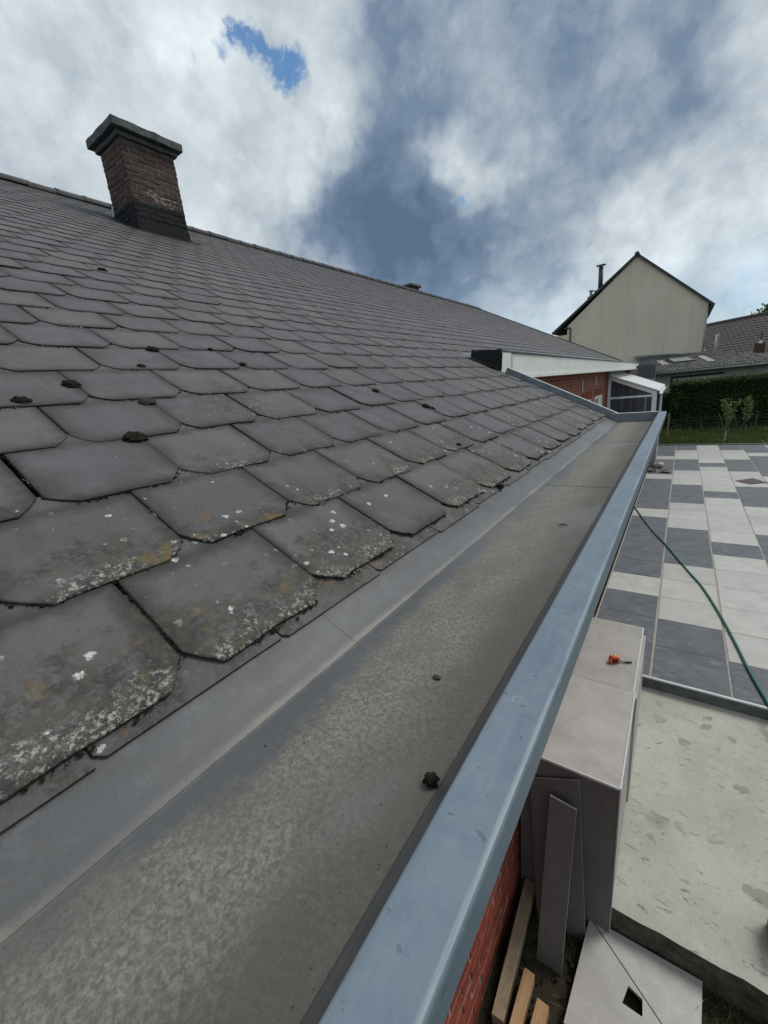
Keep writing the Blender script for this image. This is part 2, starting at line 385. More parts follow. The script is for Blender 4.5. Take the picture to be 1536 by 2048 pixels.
def mat_soil():
    t, bs = material('soil')
    p = t.pos(); a = t.noise(p, 3, 5, .6); b = t.noise(p, 30, 6, .7)
    c = t.mix(t.ss(a, .4, .65), (.060, .050, .036), (.052, .058, .030))
    c = t.mix(t.ss(b, .5, .72, 0, .7), c, (.085, .075, .055))
    t.put(bs.inputs['Base Color'], c); bs.inputs['Roughness'].default_value = .95; bs.inputs['Specular IOR Level'].default_value = .15
    bump(t, bs, b, .9, .03)
mat_soil()
def mat_lawn():
    t, bs = material('lawn')
    p = t.pos(); a = t.noise(p, .8, 5, .6); b = t.noise(p, 12, 5, .7)
    c = t.mix(t.ss(a, .35, .65), (.062, .098, .026), (.105, .118, .042))
    c = t.mix(t.ss(b, .5, .7, 0, .5), c, (.125, .115, .055))
    t.put(bs.inputs['Base Color'], c); bs.inputs['Roughness'].default_value = .95; bs.inputs['Specular IOR Level'].default_value = .1
    bump(t, bs, b, .8, .05)
mat_lawn()

def mat_leaf(name, a, b, sc=14, tr=.25):
    t, bs = material(name)
    p = t.pos(); n = t.noise(p, sc, 4, .65); n2 = t.noise(p, sc * .13, 3, .5)
    c = t.mix(t.ss(t.m('MULTIPLY_ADD', n2, .5, t.m('MULTIPLY', n, .5)), .36, .62), a, b)
    t.put(bs.inputs['Base Color'], c); bs.inputs['Roughness'].default_value = .6
    bs.inputs['Specular IOR Level'].default_value = .25
    trn = t.node('ShaderNodeBsdfTranslucent'); t.put(trn.inputs[0], c)
    mx = t.node('ShaderNodeMixShader'); mx.inputs[0].default_value = tr
    t.l.new(bs.outputs[0], mx.inputs[1]); t.l.new(trn.outputs[0], mx.inputs[2])
    t.l.new(mx.outputs[0], t.n['Material Output'].inputs[0])
mat_leaf('hedge_leaf', (.026, .050, .016), (.062, .105, .026))
mat_leaf('grass_blade', (.060, .098, .024), (.130, .155, .055))
mat_leaf('dark_grass_blade', (.050, .070, .022), (.110, .135, .055))
mat_leaf('dry_stalk', (.17, .15, .07), (.30, .27, .14))
mat_leaf('young_leaf', (.10, .16, .045), (.19, .26, .10))
mat_leaf('tree_leaf', (.045, .085, .028), (.085, .135, .045), 3)
simple('bark', (.12, .095, .07), .9, 0, .3, 20, (40, .6, .01))
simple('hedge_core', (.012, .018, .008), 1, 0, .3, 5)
simple('moss', (.020, .020, .015), .95, 0, .5, 120, (140, 1.0, .006), .1)
simple('grey_moss', (.060, .058, .050), .95, 0, .5, 160, (160, 1.0, .006), .1)
simple('lichen_crumb', (.34, .33, .28), .95, 0, .3, 60, None, .1)
simple('roof_deck', (.02, .02, .02), .95)
simple('lead', (.011, .012, .0135), .75, 0, .3, 12, (30, .5, .01), .2)
simple('zinc', (.19, .215, .24), .45, .35, .22, 10, (25, .2, .006))
simple('zinc_mark', (.235, .29, .34), .5, .1, .2, 60)
simple('zinc_bright', (.60, .62, .63), .4, .3, .1, 14)
simple('white_trim', (.62, .63, .62), .4, .2, .08, 12)
simple('white_board', (.76, .76, .71), .55, 0, .07, 3, (40, .06, .004))
simple('white_pvc', (.78, .79, .80), .4, 0, .06, 5)
simple('soffit_board', (.34, .33, .31), .7, 0, .1, 4)
t, bs = material('cream_render'); p = t.pos()
_a = t.noise(p, .45, 4, .6); _s = t.noise(t.scale(p, (2.2, 1, .16)), 1.2, 5, .68); _f = t.noise(p, 9, 4, .6)
_c = t.mix(t.ss(_a, .3, .7), (.66, .585, .48), (.73, .65, .54)); _c = t.mix(t.ss(_s, .50, .74, 0, .38), _c, (.46, .425, .37)); _c = t.mix(t.ss(_f, .4, .7, 0, .14), _c, (.50, .46, .39))
_c = t.mix(t.m('MULTIPLY', t.ss(t.xyz(p)[0], -.3, .9), t.ss(_s, .40, .62, 0, .5)), _c, (.42, .40, .36))
t.put(bs.inputs['Base Color'], _c); bs.inputs['Roughness'].default_value = .9; bs.inputs['Specular IOR Level'].default_value = .1
bump(t, bs, _f, .2, .01)
simple('verge_dark', (.038, .040, .044), .6, 0, .3, 6)
simple('house_roof_tile', (.055, .052, .055), .7, 0, .3, 6)
simple('mortar', (.36, .30, .255), .95, 0, .2, 30, (80, .5, .006))
simple('sooty_mortar', (.15, .132, .118), .95, 0, .3, 30, (80, .5, .006))
simple('chimney_cap', (.085, .092, .097), .85, 0, .35, 12, (50, .8, .012))
simple('efflorescence', (.25, .20, .175), .95, 0, .3, 40)
simple('rear_pot', (.38, .33, .26), .8)
simple('dark_pipe', (.045, .052, .062), .5, .3)
simple('pale_pipe', (.55, .51, .38), .6)
simple('box_clad', (.085, .090, .098), .7, 0, .12, 4)
simple('shed_wall', (.28, .27, .245), .9, 0, .12, 2)
simple('door_grey', (.33, .32, .29), .8, 0, .1, 2)
simple('dark_void', (.015, .016, .018), .8)
simple('translucent_sheet', (.46, .46, .40), .5)
simple('skylight_pane', (.26, .28, .29), .25)
simple('hose_green', (.018, .135, .085), .4, 0, .12, 30)
simple('tape_orange', (.80, .135, .055), .4, 0, .06, 40)
simple('rubber_black', (.016, .016, .017), .6)
simple('tape_yellow', (.72, .60, .22), .5)
simple('rag_cloth', (.42, .38, .31), .9, 0, .3, 60, (90, .8, .01))
simple('black_plastic', (.022, .023, .026), .55)
simple('rust_plate', (.085, .070, .062), .85, 0, .3, 14)
simple('teal_tool', (.030, .055, .062), .5)
simple('grout_sand', (.33, .305, .265), .95, 0, .25, 40, (90, .5, .004))
simple('terrace_edge', (.105, .108, .112), .85, 0, .3, 9, (40, .6, .01))
simple('dark_edge_concrete', (.085, .078, .062), .95, 0, .4, 16, (50, .8, .01), .1)  # slab edge, darker brown than the slab top
simple('tile_body', (.40, .385, .36), .8, 0, .15, 30)
simple('alu_trim', (.56, .57, .58), .4, .3, .08, 20)
simple('fence_green', (.030, .075, .055), .6)
simple('stake_wood', (.50, .47, .40), .8)
simple('fence_post_wood', (.24, .22, .16), .85)
simple('grey_wall', (.26, .245, .245), .85, 0, .1, 6)
simple('curtain', (.55, .54, .52), .8)
simple('twig', (.060, .045, .034), .9)
simple('asphalt', (.06, .06, .06), .9)

def mat_glass():
    t, bs = material('conservatory_glass')
    bs.inputs['Base Color'].default_value = (.10, .115, .13, 1); bs.inputs['Roughness'].default_value = .06
    tr = t.node('ShaderNodeBsdfTransparent'); tr.inputs[0].default_value = (.62, .66, .68, 1)
    mx = t.node('ShaderNodeMixShader'); mx.inputs[0].default_value = .55
    t.l.new(bs.outputs[0], mx.inputs[1]); t.l.new(tr.outputs[0], mx.inputs[2]); t.l.new(mx.outputs[0], t.n['Material Output'].inputs[0])
mat_glass()
def mat_corr():
    t, bs = material('mossy_corrugated_sheet')
    p = t.pos(); a = t.noise(p, 2.5, 5, .65); b = t.noise(p, 16, 5, .7)
    c = t.mix(t.ss(a, .35, .65), (.020, .021, .021), (.048, .050, .050))
    c = t.mix(t.ss(b, .56, .68, 0, .5), c, (.20, .20, .19))
    cw = t.m('COSINE', t.m('MULTIPLY', t.vm('DOT_PRODUCT', t.vm('SUBTRACT', p, (-1.36, 30., 2.6)), (math.cos(R(15)), math.sin(R(15)), 0.)), 2 * math.pi / .177))
    c = t.mix(t.m('MULTIPLY', t.ss(cw, .55, .95), t.ss(a, .3, .6)), c, (.27, .27, .255))
    t.put(bs.inputs['Base Color'], c); bs.inputs['Roughness'].default_value = .85
mat_corr()
def mat_pan():
    t, bs = material('brown_pantile')
    p = t.pos(); a = t.noise(p, 3, 5, .7); b = t.noise(p, 12, 3, .6)
    c = t.mix(t.ss(a, .35, .65), (.052, .040, .037), (.082, .062, .056))
    c = t.mix(t.ss(b, .55, .75, 0, .5), c, (.045, .040, .040))
    t.put(bs.inputs['Base Color'], c); bs.inputs['Roughness'].default_value = .75
mat_pan()

# ------------------------------------------------------------------ mesh helpers
class MB:
    def __init__(s): s.v = []; s.f = []
    def add(s, vs, fs):
        o = len(s.v); s.v += [tuple(x) for x in vs]; s.f += [tuple(i + o for i in f) for f in fs]; return s
    def box(s, x0, x1, y0, y1, z0, z1, M=None):
        vs = [Vector((x, y, z)) for z in (z0, z1) for y in (y0, y1) for x in (x0, x1)]
        if M is not None: vs = [M @ v for v in vs]
        return s.add(vs, [(0, 2, 3, 1), (4, 5, 7, 6), (0, 1, 5, 4), (2, 6, 7, 3), (0, 4, 6, 2), (1, 3, 7, 5)])
    def prism(s, pts, off):
        """closed polygon pts (3D, CCW seen from the side off points to), extruded by -off"""
        n = len(pts); off = Vector(off); a = [Vector(p) for p in pts]; b = [p - off for p in a]
        fs = [tuple(range(n)), tuple(range(2 * n - 1, n - 1, -1))]
        fs += [(i, n + i, n + (i + 1) % n, (i + 1) % n) for i in range(n)]
        return s.add(a + b, fs)
    def sweep(s, prof, y0, y1, axis='Y', closed=False, ny=1):
        """profile [(x,z)] swept along Y"""
        n = len(prof); vs = []; fs = []
        for k in range(ny + 1):
            y = y0 + (y1 - y0) * k / ny
            vs += [(a, y, b) for a, b in prof]
        for k in range(ny):
            for i in range(n if closed else n - 1):
                j = (i + 1) % n
                fs.append((k * n + i, k * n + j, (k + 1) * n + j, (k + 1) * n + i))
        if closed: fs += [tuple(range(n)), tuple(range(ny * n + n - 1, ny * n - 1, -1))]
        return s.add(vs, fs)
    def tube(s, path, rad, seg=8, cap=True):
        P = [Vector(p) for p in path]; n = len(P); vs = []
        rad = rad if isinstance(rad, (list, tuple)) else [rad] * n
        for i, p in enumerate(P):
            tdir = (P[min(i + 1, n - 1)] - P[max(i - 1, 0)]).normalized()
            a = tdir.cross(Vector((0, 0, 1)))
            if a.length < 1e-3: a = tdir.cross(Vector((1, 0, 0)))
            a.normalize(); b = tdir.cross(a)
            for k in range(seg):
                an = 2 * math.pi * k / seg
                vs.append(p + rad[i] * (math.cos(an) * a + math.sin(an) * b))
        fs = []
        for i in range(n - 1):
            for k in range(seg):
                k2 = (k + 1) % seg
                fs.append((i * seg + k, i * seg + k2, (i + 1) * seg + k2, (i + 1) * seg + k))
        if cap: fs += [tuple(range(seg - 1, -1, -1)), tuple(range((n - 1) * seg, n * seg))]
        return s.add(vs, fs)
    def lump(s, c, r, sub=2, amp=.25, freq=None, squash=(1, 1, 1), seed=0, M=None):
        bm = bmesh.new(); bmesh.ops.create_icosphere(bm, subdivisions=sub, radius=1)
        vs = []
        for v in bm.verts:
            d = v.co.normalized(); k = 1 + amp * mnoise(d * (freq or 1.8) + Vector((seed * 7.3, seed * 3.1, seed)))
            q = Vector((d.x * squash[0], d.y * squash[1], d.z * squash[2])) * (r * k)
            if M is not None: q = M @ q
            vs.append(Vector(c) + q)
        fs = [tuple(v.index for v in f.verts) for f in bm.faces]; bm.free()
        return s.add(vs, fs)
    def mesh(s, name):
        me = bpy.data.meshes.new(name); me.from_pydata(s.v, [], s.f); me.update(); return me

def fixn(me):
    bm = bmesh.new(); bm.from_mesh(me); bmesh.ops.recalc_face_normals(bm, faces=bm.faces); bm.to_mesh(me); bm.free()
def bev(me, w, seg=2, ang=35):
    bm = bmesh.new(); bm.from_mesh(me); bmesh.ops.recalc_face_normals(bm, faces=bm.faces)
    es = [e for e in bm.edges if len(e.link_faces) == 2 and e.calc_face_angle(0) > R(ang)]
    bmesh.ops.bevel(bm, geom=es, offset=w, segments=seg, profile=.5, affect='EDGES', clamp_overlap=True)
    bm.to_mesh(me); bm.free()
def smooth(me, on=True):
    me.polygons.foreach_set('use_smooth', [on] * len(me.polygons)); me.update()

def root(name, loc, label, cat, group=None):
    o = bpy.data.objects.new(name, None); o.empty_display_size = .2; COL.objects.link(o)
    o.location = loc; o['label'] = label; o['category'] = cat
    if group: o['group'] = group
    return o
def tag(o, label=None, cat=None, group=None, kind=None):
    for k, v in (('label', label), ('category', cat), ('group', group), ('kind', kind)):
        if v: o[k] = v
    return o
def obj(name, mb, mat, parent=None, bevel=0, sm=False, origin=None, norm=True):
    """mesh in world coordinates; under a root Empty it is shifted so that it stays there"""
    me = mb if isinstance(mb, bpy.types.Mesh) else mb.mesh(name)
    if bevel: bev(me, bevel)
    elif norm and not isinstance(mb, bpy.types.Mesh): fixn(me)
    if sm: smooth(me)
    me.materials.append(MATS[mat])
    o = bpy.data.objects.new(name, me); COL.objects.link(o)
    if origin is not None:
        me.transform(Matrix.Translation(-Vector(origin))); o.location = origin
    if parent is not None:
        o.parent = parent
        if parent.type == 'EMPTY': o.location = Vector(o.location) - parent.location
        elif parent.parent is None: o.location = Vector(o.location) - parent.location
    return o
def piece(name, me, parent, M):
    o = bpy.data.objects.new(name, me); COL.objects.link(o); o.parent = parent; o.matrix_local = M
    return o

# ------------------------------------------------------------------ ground, lawn
GZ = -.34
mb = MB()
nx, ny = 60, 60
xs = sorted(set([-400, -150, -60, -20, 60, 150, 400] + [-2 + .1 * i for i in range(60)])); ys = sorted(set([-400, -120, -40, -10, 8, 60, 150, 400, 900] + [.2 + .1 * i for i in range(24)]))
vs = []
for y in ys:
    for x in xs:
        near = max(0, 1 - abs(y - 1.2) / 1.4) * max(0, 1 - abs(x - .2) / 2.2)
        vs.append((x, y, GZ + .05 * near * mnoise(Vector((x * 3, y * 3, 0)))))
fs = [(j * len(xs) + i, j * len(xs) + i + 1, (j + 1) * len(xs) + i + 1, (j + 1) * len(xs) + i) for j in range(len(ys) - 1) for i in range(len(xs) - 1)]
mb.add(vs, fs); o = obj('ground', mb, 'soil', norm=False); tag(o, 'dark bare soil around the house', None, None, 'structure')
mb = MB(); mb.add([(-60, 18.93, -.12), (120, 18.93, -.12), (120, 140, -.12), (-60, 140, -.12)], [(0, 1, 2, 3)])
o = obj('lawn', mb, 'lawn', norm=False); tag(o, 'green lawn beyond the terrace', None, None, 'structure')
mb = MB(); mb.add([(2.5, -8, -.13), (40, -8, -.13), (40, 18.93, -.13), (2.5, 18.93, -.13)], [(0, 1, 2, 3)])
o = obj('garden_ground', mb, 'lawn', norm=False); tag(o, 'grass garden right of the terrace', None, None, 'structure')

# ------------------------------------------------------------------ terrace
XP, YP = .6125, .592
TX0, TY0 = -.645, 4.09
NC, NR = 5, 24.9
ter = obj('terrace', MB().box(TX0 - .01, TX0 + NC * XP + .10, TY0 + .004, TY0 + 24.8 * YP + .06, -.33, -.005), 'grout_sand')
tag(ter, 'terrace of pale and dark square tiles beside the house', None, None, 'structure')
DARK = [set([0, 1, 2, 4, 5, 6, 7, 8, 10, 11, 12, 13, 14, 16, 17, 18, 19, 21, 22, 23, 24]),
        set([0, 1, 5, 6, 7, 11, 12, 13, 17, 18, 19, 23, 24]),
        set([0, 6, 12, 18]),
        set([0, 1, 5, 6, 7, 11, 12, 13, 17, 18, 19, 23, 24]),
        set([1, 2, 3, 6, 8, 9, 12, 13, 16, 17, 18, 19, 20, 22, 23, 24])]
tmes = {}
for k, mname in ((0, 'terrace_light_tile'), (1, 'terrace_dark_tile')):
    b = MB().box(-.2965, .2965, -.2935, .2935, -.02, 0); me = b.mesh('tile'); bev(me, .0025, 1); me.materials.append(MATS[mname]); tmes[k] = me
    b = MB().box(-.2965, .2965, -.24, .24, -.02, 0); me = b.mesh('tile_cut'); bev(me, .0025, 1); me.materials.append(MATS[mname]); tmes[k + 2] = me
for c in range(NC):
    for r in range(25):
        k = 1 if r in DARK[c] else 0
        y = TY0 + (r + .5) * YP
        if r == 24: k += 2; y = TY0 + r * YP + .242
        x = TX0 + (c + .5) * XP + (.004 if c else 0)
        M = Matrix.Translation((x + rng.uniform(-.0015, .0015), y + rng.uniform(-.001, .001), rng.uniform(-.0012, .0012))) @ Matrix.Rotation(rng.uniform(-.002, .002), 4, 'Z')
        piece('tile', tmes[k], ter, M)
obj('front_trim', MB().box(-.10, TX0 + NC * XP + .1, TY0 - .022, TY0 + .002, -.012, .004), 'alu_trim', ter, .002)
obj('front_face', MB().box(-.10, TX0 + NC * XP + .1, TY0 - .012, TY0 + .0035, -.32, -.0125), 'terrace_edge', ter)
obj('far_border', MB().box(TX0, TX0 + NC * XP + .10, TY0 + 24.8 * YP + .064, TY0 + 24.8 * YP + .20, -.3, .03), 'terrace_edge', ter, .006)
obj('side_border', MB().box(TX0 + NC * XP + .102, TX0 + NC * XP + .20, TY0, TY0 + 24.8 * YP + .20, -.3, .03), 'terrace_edge', ter, .006)

# concrete slab
mb = MB(); g = 40
vs = []; x0, x1, y0, y1 = -.13, 3.4, 1.955, TY0 - .013
for j in range(g + 1):
    for i in range(g + 1):
        x = x0 + (x1 - x0) * i / g; y = y0 + (y1 - y0) * j / g
        if j == 0: y += .012 * mnoise(Vector((x * 9, 0, 4)))
        vs.append((x, y, -.12 + .004 * mnoise(Vector((x * 5, y * 5, 1)))))
fs = [(j * (g + 1) + i, j * (g + 1) + i + 1, (j + 1) * (g + 1) + i + 1, (j + 1) * (g + 1) + i) for j in range(g) for i in range(g)]
mb.add(vs, fs); slab = obj('concrete_slab', mb, 'raw_concrete'); tag(slab, 'raw pale concrete slab with damp blotches', None, None, 'structure')
ev_ = [vs[i] for i in range(g + 1)]
obj('slab_edge', MB().add([(x, y - .001, z) for x, y, z in ev_] + [(x, y - .012 + .008 * mnoise(Vector((x * 14, 2, 2))), z - .05) for x, y, z in ev_] + [(x, y - .006, GZ - .08) for x, y, z in ev_], [(k * (g + 1) + i, (k + 1) * (g + 1) + i, (k + 1) * (g + 1) + i + 1, k * (g + 1) + i + 1) for k in (0, 1) for i in range(g)]), 'dark_edge_concrete', slab)

# ------------------------------------------------------------------ main house
HL = Vector((-4, 2, GZ))
house = root('house', HL, 'long brick bungalow with grey slate roof, chimney and box gutter', 'house')
C27, S27 = math.cos(R(27)), math.sin(R(27))
GX, GZF = -.5007, 2.385           # crease between gutter floor and roof flange
def RP(y, s, n=0.): return Vector((GX - s * C27 + n * S27, y, GZF + s * S27 + n * C27))
RM = Matrix(((0, -C27, S27), (1, 0, 0), (0, S27, C27))).to_4x4()   # roof frame: x=Y, y=up slope, z=normal
YA, YB, YC = -2.4, 4.70, 21.6
SW, EX, S0 = .3205, .264, .128
RIDGE = 9.27
# deck and body under the slates
mb = MB()
mb.add([RP(YA, .05, -.016), RP(YB, .05, -.016), RP(YB, RIDGE, -.016), RP(YA, RIDGE, -.016)], [(0, 1, 2, 3)])
mb.add([RP(YB, 1.40, -.016), RP(YC, 1.40, -.016), RP(YC, RIDGE, -.016), RP(YB, RIDGE, -.016)], [(0, 1, 2, 3)])
rx = RP(0, RIDGE).x; rz = RP(0, RIDGE, -.016).z
mb.add([(rx, YA, rz), (rx, YC, rz), (2 * rx + 2.1, YC, 3.05), (2 * rx + 2.1, YA, 3.05)], [(0, 1, 2, 3)])
roof = obj('roof', mb, 'roof_deck', house, norm=False)

def slate_mesh(name, bevel=True, w=.3165, L=.33, clip=.050, th=.0046, var=0):
    rr = random.Random(100 + var)
    j = lambda a: rr.uniform(-a, a)
    cl, cr_ = clip + j(.010), clip + j(.010); h1, h2 = .052 + j(.008), .052 + j(.008)
    pts = [(-w / 2 + cl, j(.004)), (w / 2 - cr_, j(.004)), (w / 2 - cr_ * .47 + j(.002), h2 * .47 + j(.002)), (w / 2, h2), (w / 2, L), (-w / 2, L), (-w / 2, h1), (-w / 2 + cl * .47 + j(.002), h1 * .47 + j(.002))]
    # small nicks along the lower edge
    if var:
        x = rr.uniform(-w / 4, 0); pts.insert(1, (x, rr.uniform(-.001, .006)))
        pts.insert(2, (x + rr.uniform(.03, .09), rr.uniform(-.001, .005)))
    n = len(pts); tl = .0205
    nz = lambda y: .0112 - y * tl
    vs = [(x, y, nz(y)) for x, y in pts]
    cx, cy = 0, .15
    if bevel:
        def ins(x, y, k): d = math.hypot(x - cx, y - cy); return (x - (x - cx) / d * k, y - (y - cy) / d * k)
        mid = [(x, y, nz(y) + th - .0014) for x, y in pts]
        top = [(*ins(x, y, .0022), nz(y) + th) for x, y in pts]
        rings = [vs, mid, top]
    else:
        rings = [vs, [(x, y, nz(y) + th) for x, y in pts]]
    V = [p for r_ in rings for p in r_]; F = []
    for k in range(len(rings) - 1):
        F += [(k * n + i, k * n + (i + 1) % n, (k + 1) * n + (i + 1) % n, (k + 1) * n + i) for i in range(n)]
    F.append(tuple((len(rings) - 1) * n + i for i in range(n)))
    return V, F, w
def slate_uv(me, coords):
    lay = me.uv_layers.new(name='UVMap')
    for l in me.loops: lay.data[l.index].uv = coords[l.vertex_index]
svar = []
for k in range(14):
    V, F, w = slate_mesh('slate', True, var=k)
    me = bpy.data.meshes.new('slate'); me.from_pydata(V, [], F); me.update()
    slate_uv(me, [(x / w + .5, y / EX) for x, y, z in V])
    at = me.attributes.new('rnd', 'FLOAT', 'POINT'); at.data.foreach_set('value', [0.] * len(V))
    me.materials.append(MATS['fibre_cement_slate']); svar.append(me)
FV, FF, FW = slate_mesh('slate', False)
camp = Vector((0, 0, CAMZ))
CH = (-7.26, -6.64, 3.72, 4.50)     # chimney footprint
cands = []
for row in range(0, 35):
    s = S0 + row * EX
    off = .2685 if row % 2 == 0 else .2685 + SW / 2
    for c in range(-9, 70):
        y = off + (c + .5) * SW
        yl, yr = y - SW / 2, y + SW / 2
        if yl < YA: continue
        lim = YB if row < 5 else YC
        if yl > lim - .06: continue
        P = RP(y, s + .13)
        if CH[0] - .0 < P.x < CH[1] - .12 and CH[2] + .1 < y < CH[3] - .1: continue
        d = P - camp
        cx = d.dot(r2); cyy = d.dot(d2); cz = d.dot(fwd)
        vis = cz > .1 and abs(cx / cz * 816) < 800 and abs(cyy / cz * 816) < 1060
        cands.append((row, y, s, yr > lim + .01, lim, (d.length if vis else 1e3 + d.length), vis))
cands.sort(key=lambda a: a[5])
fv, ff, fuv, frnd = [], [], [], []
nind = 0; near_slates = []
for row, y, s, cut, lim, dist, vis in cands:
    jy, js, jn, ja = rng.gauss(0, .0020), rng.gauss(0, .0038), abs(rng.gauss(0, .0011)), rng.gauss(0, .0065)
    if rng.random() < .03: js -= rng.uniform(.004, .014)
    M = Matrix.Translation(RP(y + jy, s + js, jn)) @ RM @ Matrix.Rotation(ja, 4, 'Z') @ Matrix.Rotation(rng.gauss(0, .0035), 4, 'Y')
    if vis and nind < 300 and not cut:
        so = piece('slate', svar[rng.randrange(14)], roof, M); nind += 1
        k_ = rng.random()
        if row < 2 and dist < 2.2: k_ = .45 + .54 * k_
        if row == 0 and dist < 1.1: k_ = .80 + .19 * k_
        so.color = (k_, 0, 0, 1)
        near_slates.append((row, y, s, dist, M))
    else:
        o0 = len(fv)
        for x, yy, z in FV:
            v = M @ Vector((x, yy, z))
            if v.y > lim + .012: v.y = lim + .012
            fv.append(v); fuv.append((x / FW + .5, yy / EX)); frnd.append(0)
        rv = rng.random(); frnd[o0:] = [rv] * len(FV)
        ff += [tuple(i + o0 for i in f) for f in FF]
me = bpy.data.meshes.new('slate_field'); me.from_pydata(fv, [], ff); me.update(); slate_uv(me, fuv)
at = me.attributes.new('rnd', 'FLOAT', 'POINT'); at.data.foreach_set('value', frnd)
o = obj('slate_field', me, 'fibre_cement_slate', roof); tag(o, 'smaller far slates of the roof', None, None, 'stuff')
# starter slates showing below the first row
for c in range(-7, 15):
    y0 = .2685 + SW / 2 + c * SW; y1 = min(y0 + SW - .004, YB)
    if y1 - y0 < .05: continue
    lo = .100 + rng.uniform(-.006, .006); cp = .012
    pts = [RP(y0, lo + cp, .0068), RP(y0 + cp, lo, .0068), RP(y1, lo, .0068), RP(y1, .36, .0040), RP(y0, .36, .0040)]
    b = MB().prism(pts, RP(0, 0, .0045) - RP(0, 0, 0)); me = b.mesh('slate'); fixn(me)
    slate_uv(me, [(.5, .45)] * len(me.vertices))
    at = me.attributes.new('rnd', 'FLOAT', 'POINT'); at.data.foreach_set('value', [rng.random()] * len(me.vertices))
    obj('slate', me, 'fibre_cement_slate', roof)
# ridge tiles: half-round, overlapping
prof = [(math.cos(a) * .115, math.sin(a) * .085) for a in [R(-14 + 208 * i / 10) for i in range(11)]]
b = MB(); L = .445
V = []; F = []
for (yy, k) in ((0, 1.06), (.05, 1.06), (.055, 1.0), (L, .97)):
    V += [(x * k, yy, z * k) for x, z in prof]
n = len(prof)
for k in range(3): F += [(k * n + i, k * n + i + 1, (k + 1) * n + i + 1, (k + 1) * n + i) for i in range(n - 1)]
b.add(V, F); rme = b.mesh('ridge_tile'); fixn(rme); smooth(rme); rme.materials.append(MATS['house_roof_tile'])
yy = YA
while yy < YC - .2:
    piece('ridge_tile', rme, roof, Matrix.Translation((rx, yy, rz + .015 + rng.uniform(-.006, .006))) @ Matrix.Rotation(rng.uniform(-.008, .008), 4, 'Z'))
    yy += .40
# far verge
obj('verge_trim', MB().prism([RP(YC + .01, 1.30, -.06), RP(YC + .01, RIDGE + .05, -.06), RP(YC + .01, RIDGE + .05, .045), RP(YC + .01, 1.30, .045)], (0, .06, 0)), 'verge_dark', roof)
obj('gable_wall', MB().add([(-1.9, YC - .08, GZ), (2 * rx + 2.1, YC - .08, GZ), (2 * rx + 2.1, YC - .08, 3.0), (rx, YC - .08, rz - .05), (-1.9, YC - .08, 3.05)], [(0, 1, 2, 3, 4)]), 'red_brickwork', house)

# near verge upstand at the end of the lower roof
vg = MB()
A = RP(YB + .012, .03); B = RP(YB + .012, 1.27)
nrm = Vector((S27, 0, C27))
vg.prism([A - nrm * .05, B - nrm * .05, B + nrm * .070, A + nrm * .070], (0, -.012, 0))
vo = obj('verge_upstand', vg, 'zinc', house)
obj('verge_capping', MB().prism([A + nrm * .0705 + Vector((0, -.004, 0)), A + nrm * .0705 + Vector((0, .034, 0)), B + nrm * .0705 + Vector((0, .034, 0)), B + nrm * .0705 + Vector((0, -.004, 0))], nrm * -.006), 'zinc_bright', vo)
# cut slates dressed against the upstand
for k in range(6):
    s = .14 + k * .18 + rng.uniform(-.02, .02)
    pts = [RP(YB - .15 - rng.uniform(0, .05), s, .019), RP(YB, s - .02, .021), RP(YB, s + .16, .015), RP(YB - .11, s + .16, .014)]
    b = MB().prism(pts, nrm * .005); me = b.mesh('slate'); fixn(me); slate_uv(me, [(.5, .5)] * len(me.vertices))
    at = me.attributes.new('rnd', 'FLOAT', 'POINT'); at.data.foreach_set('value', [rng.random()] * len(me.vertices))
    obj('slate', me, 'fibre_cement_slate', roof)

# ---- box gutter of the near section
GY0 = -2.4; GY1 = 4.71
gut = obj('gutter', MB().sweep([(GX, GZF), (-.21, GZF), (-.1645, 2.458)], GY0, GY1, ny=1), 'weathered_gutter_metal', house, norm=False)
for i, (ya, yb) in enumerate(((GY0, .545), (.535, 1.95), (1.94, 3.32), (3.31, GY1))):
    k = .0007 * (1 + i % 2)
    obj('flashing_sheet', MB().sweep([(GX + .002, GZF + k), (RP(0, .03).x, RP(0, .03).z + k), (RP(0, .25).x, RP(0, .25).z + k)], ya, yb), 'weathered_gutter_metal', gut, norm=False)
CP = [(-.1640, 2.436), (-.1640, 2.4640), (-.1632, 2.4650), (-.1615, 2.4655), (-.135, 2.4652), (-.1105, 2.4655), (-.1075, 2.4657), (-.1055, 2.4648), (-.1042, 2.4628), (-.1037, 2.4600), (-.1033, 2.4240), (-.1060, 2.4215), (-.16, 2.40), (-.20, 2.30), (-.24, 2.245), (-.60, 2.245)]
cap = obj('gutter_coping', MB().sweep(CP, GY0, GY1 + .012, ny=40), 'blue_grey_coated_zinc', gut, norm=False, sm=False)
for p in cap.data.polygons: p.use_smooth = False
for v in cap.data.vertices:
    if v.co.z > 2.42: v.co.z += .0007 * mnoise(Vector((v.co.x * 30, v.co.y * 3.1, 0))); v.co.x += .0008 * mnoise(Vector((4, v.co.y * 2.3, 0)))
for (x, y, rr) in ((-.142, .777, .0085), (-.136, .493, .0075), (-.143, .440, .0068), (-.146, .320, .006), (-.140, 1.55, .008)):
    b = MB(); n = 22; V = []
    for k in (.78, 1.0): V += [(x + rr * k * (1 + .08 * mnoise(Vector((i, y * 9, k)))) * math.cos(2 * math.pi * i / n), y + rr * k * math.sin(2 * math.pi * i / n), 2.46572) for i in range(n)]
    F = [(i, n + i, n + i + 1, i + 1) for i in range(int(n * .72))]
    obj('fixing_mark', b.add(V, F), 'zinc_mark', cap)
for yv in (1.96, 3.33):
    obj('solder_seam', MB().box(GX + .003, -.2105, yv - .012, yv + .012, GZF + .0001, GZF + .0016), 'weathered_gutter_metal', gut, .0006)
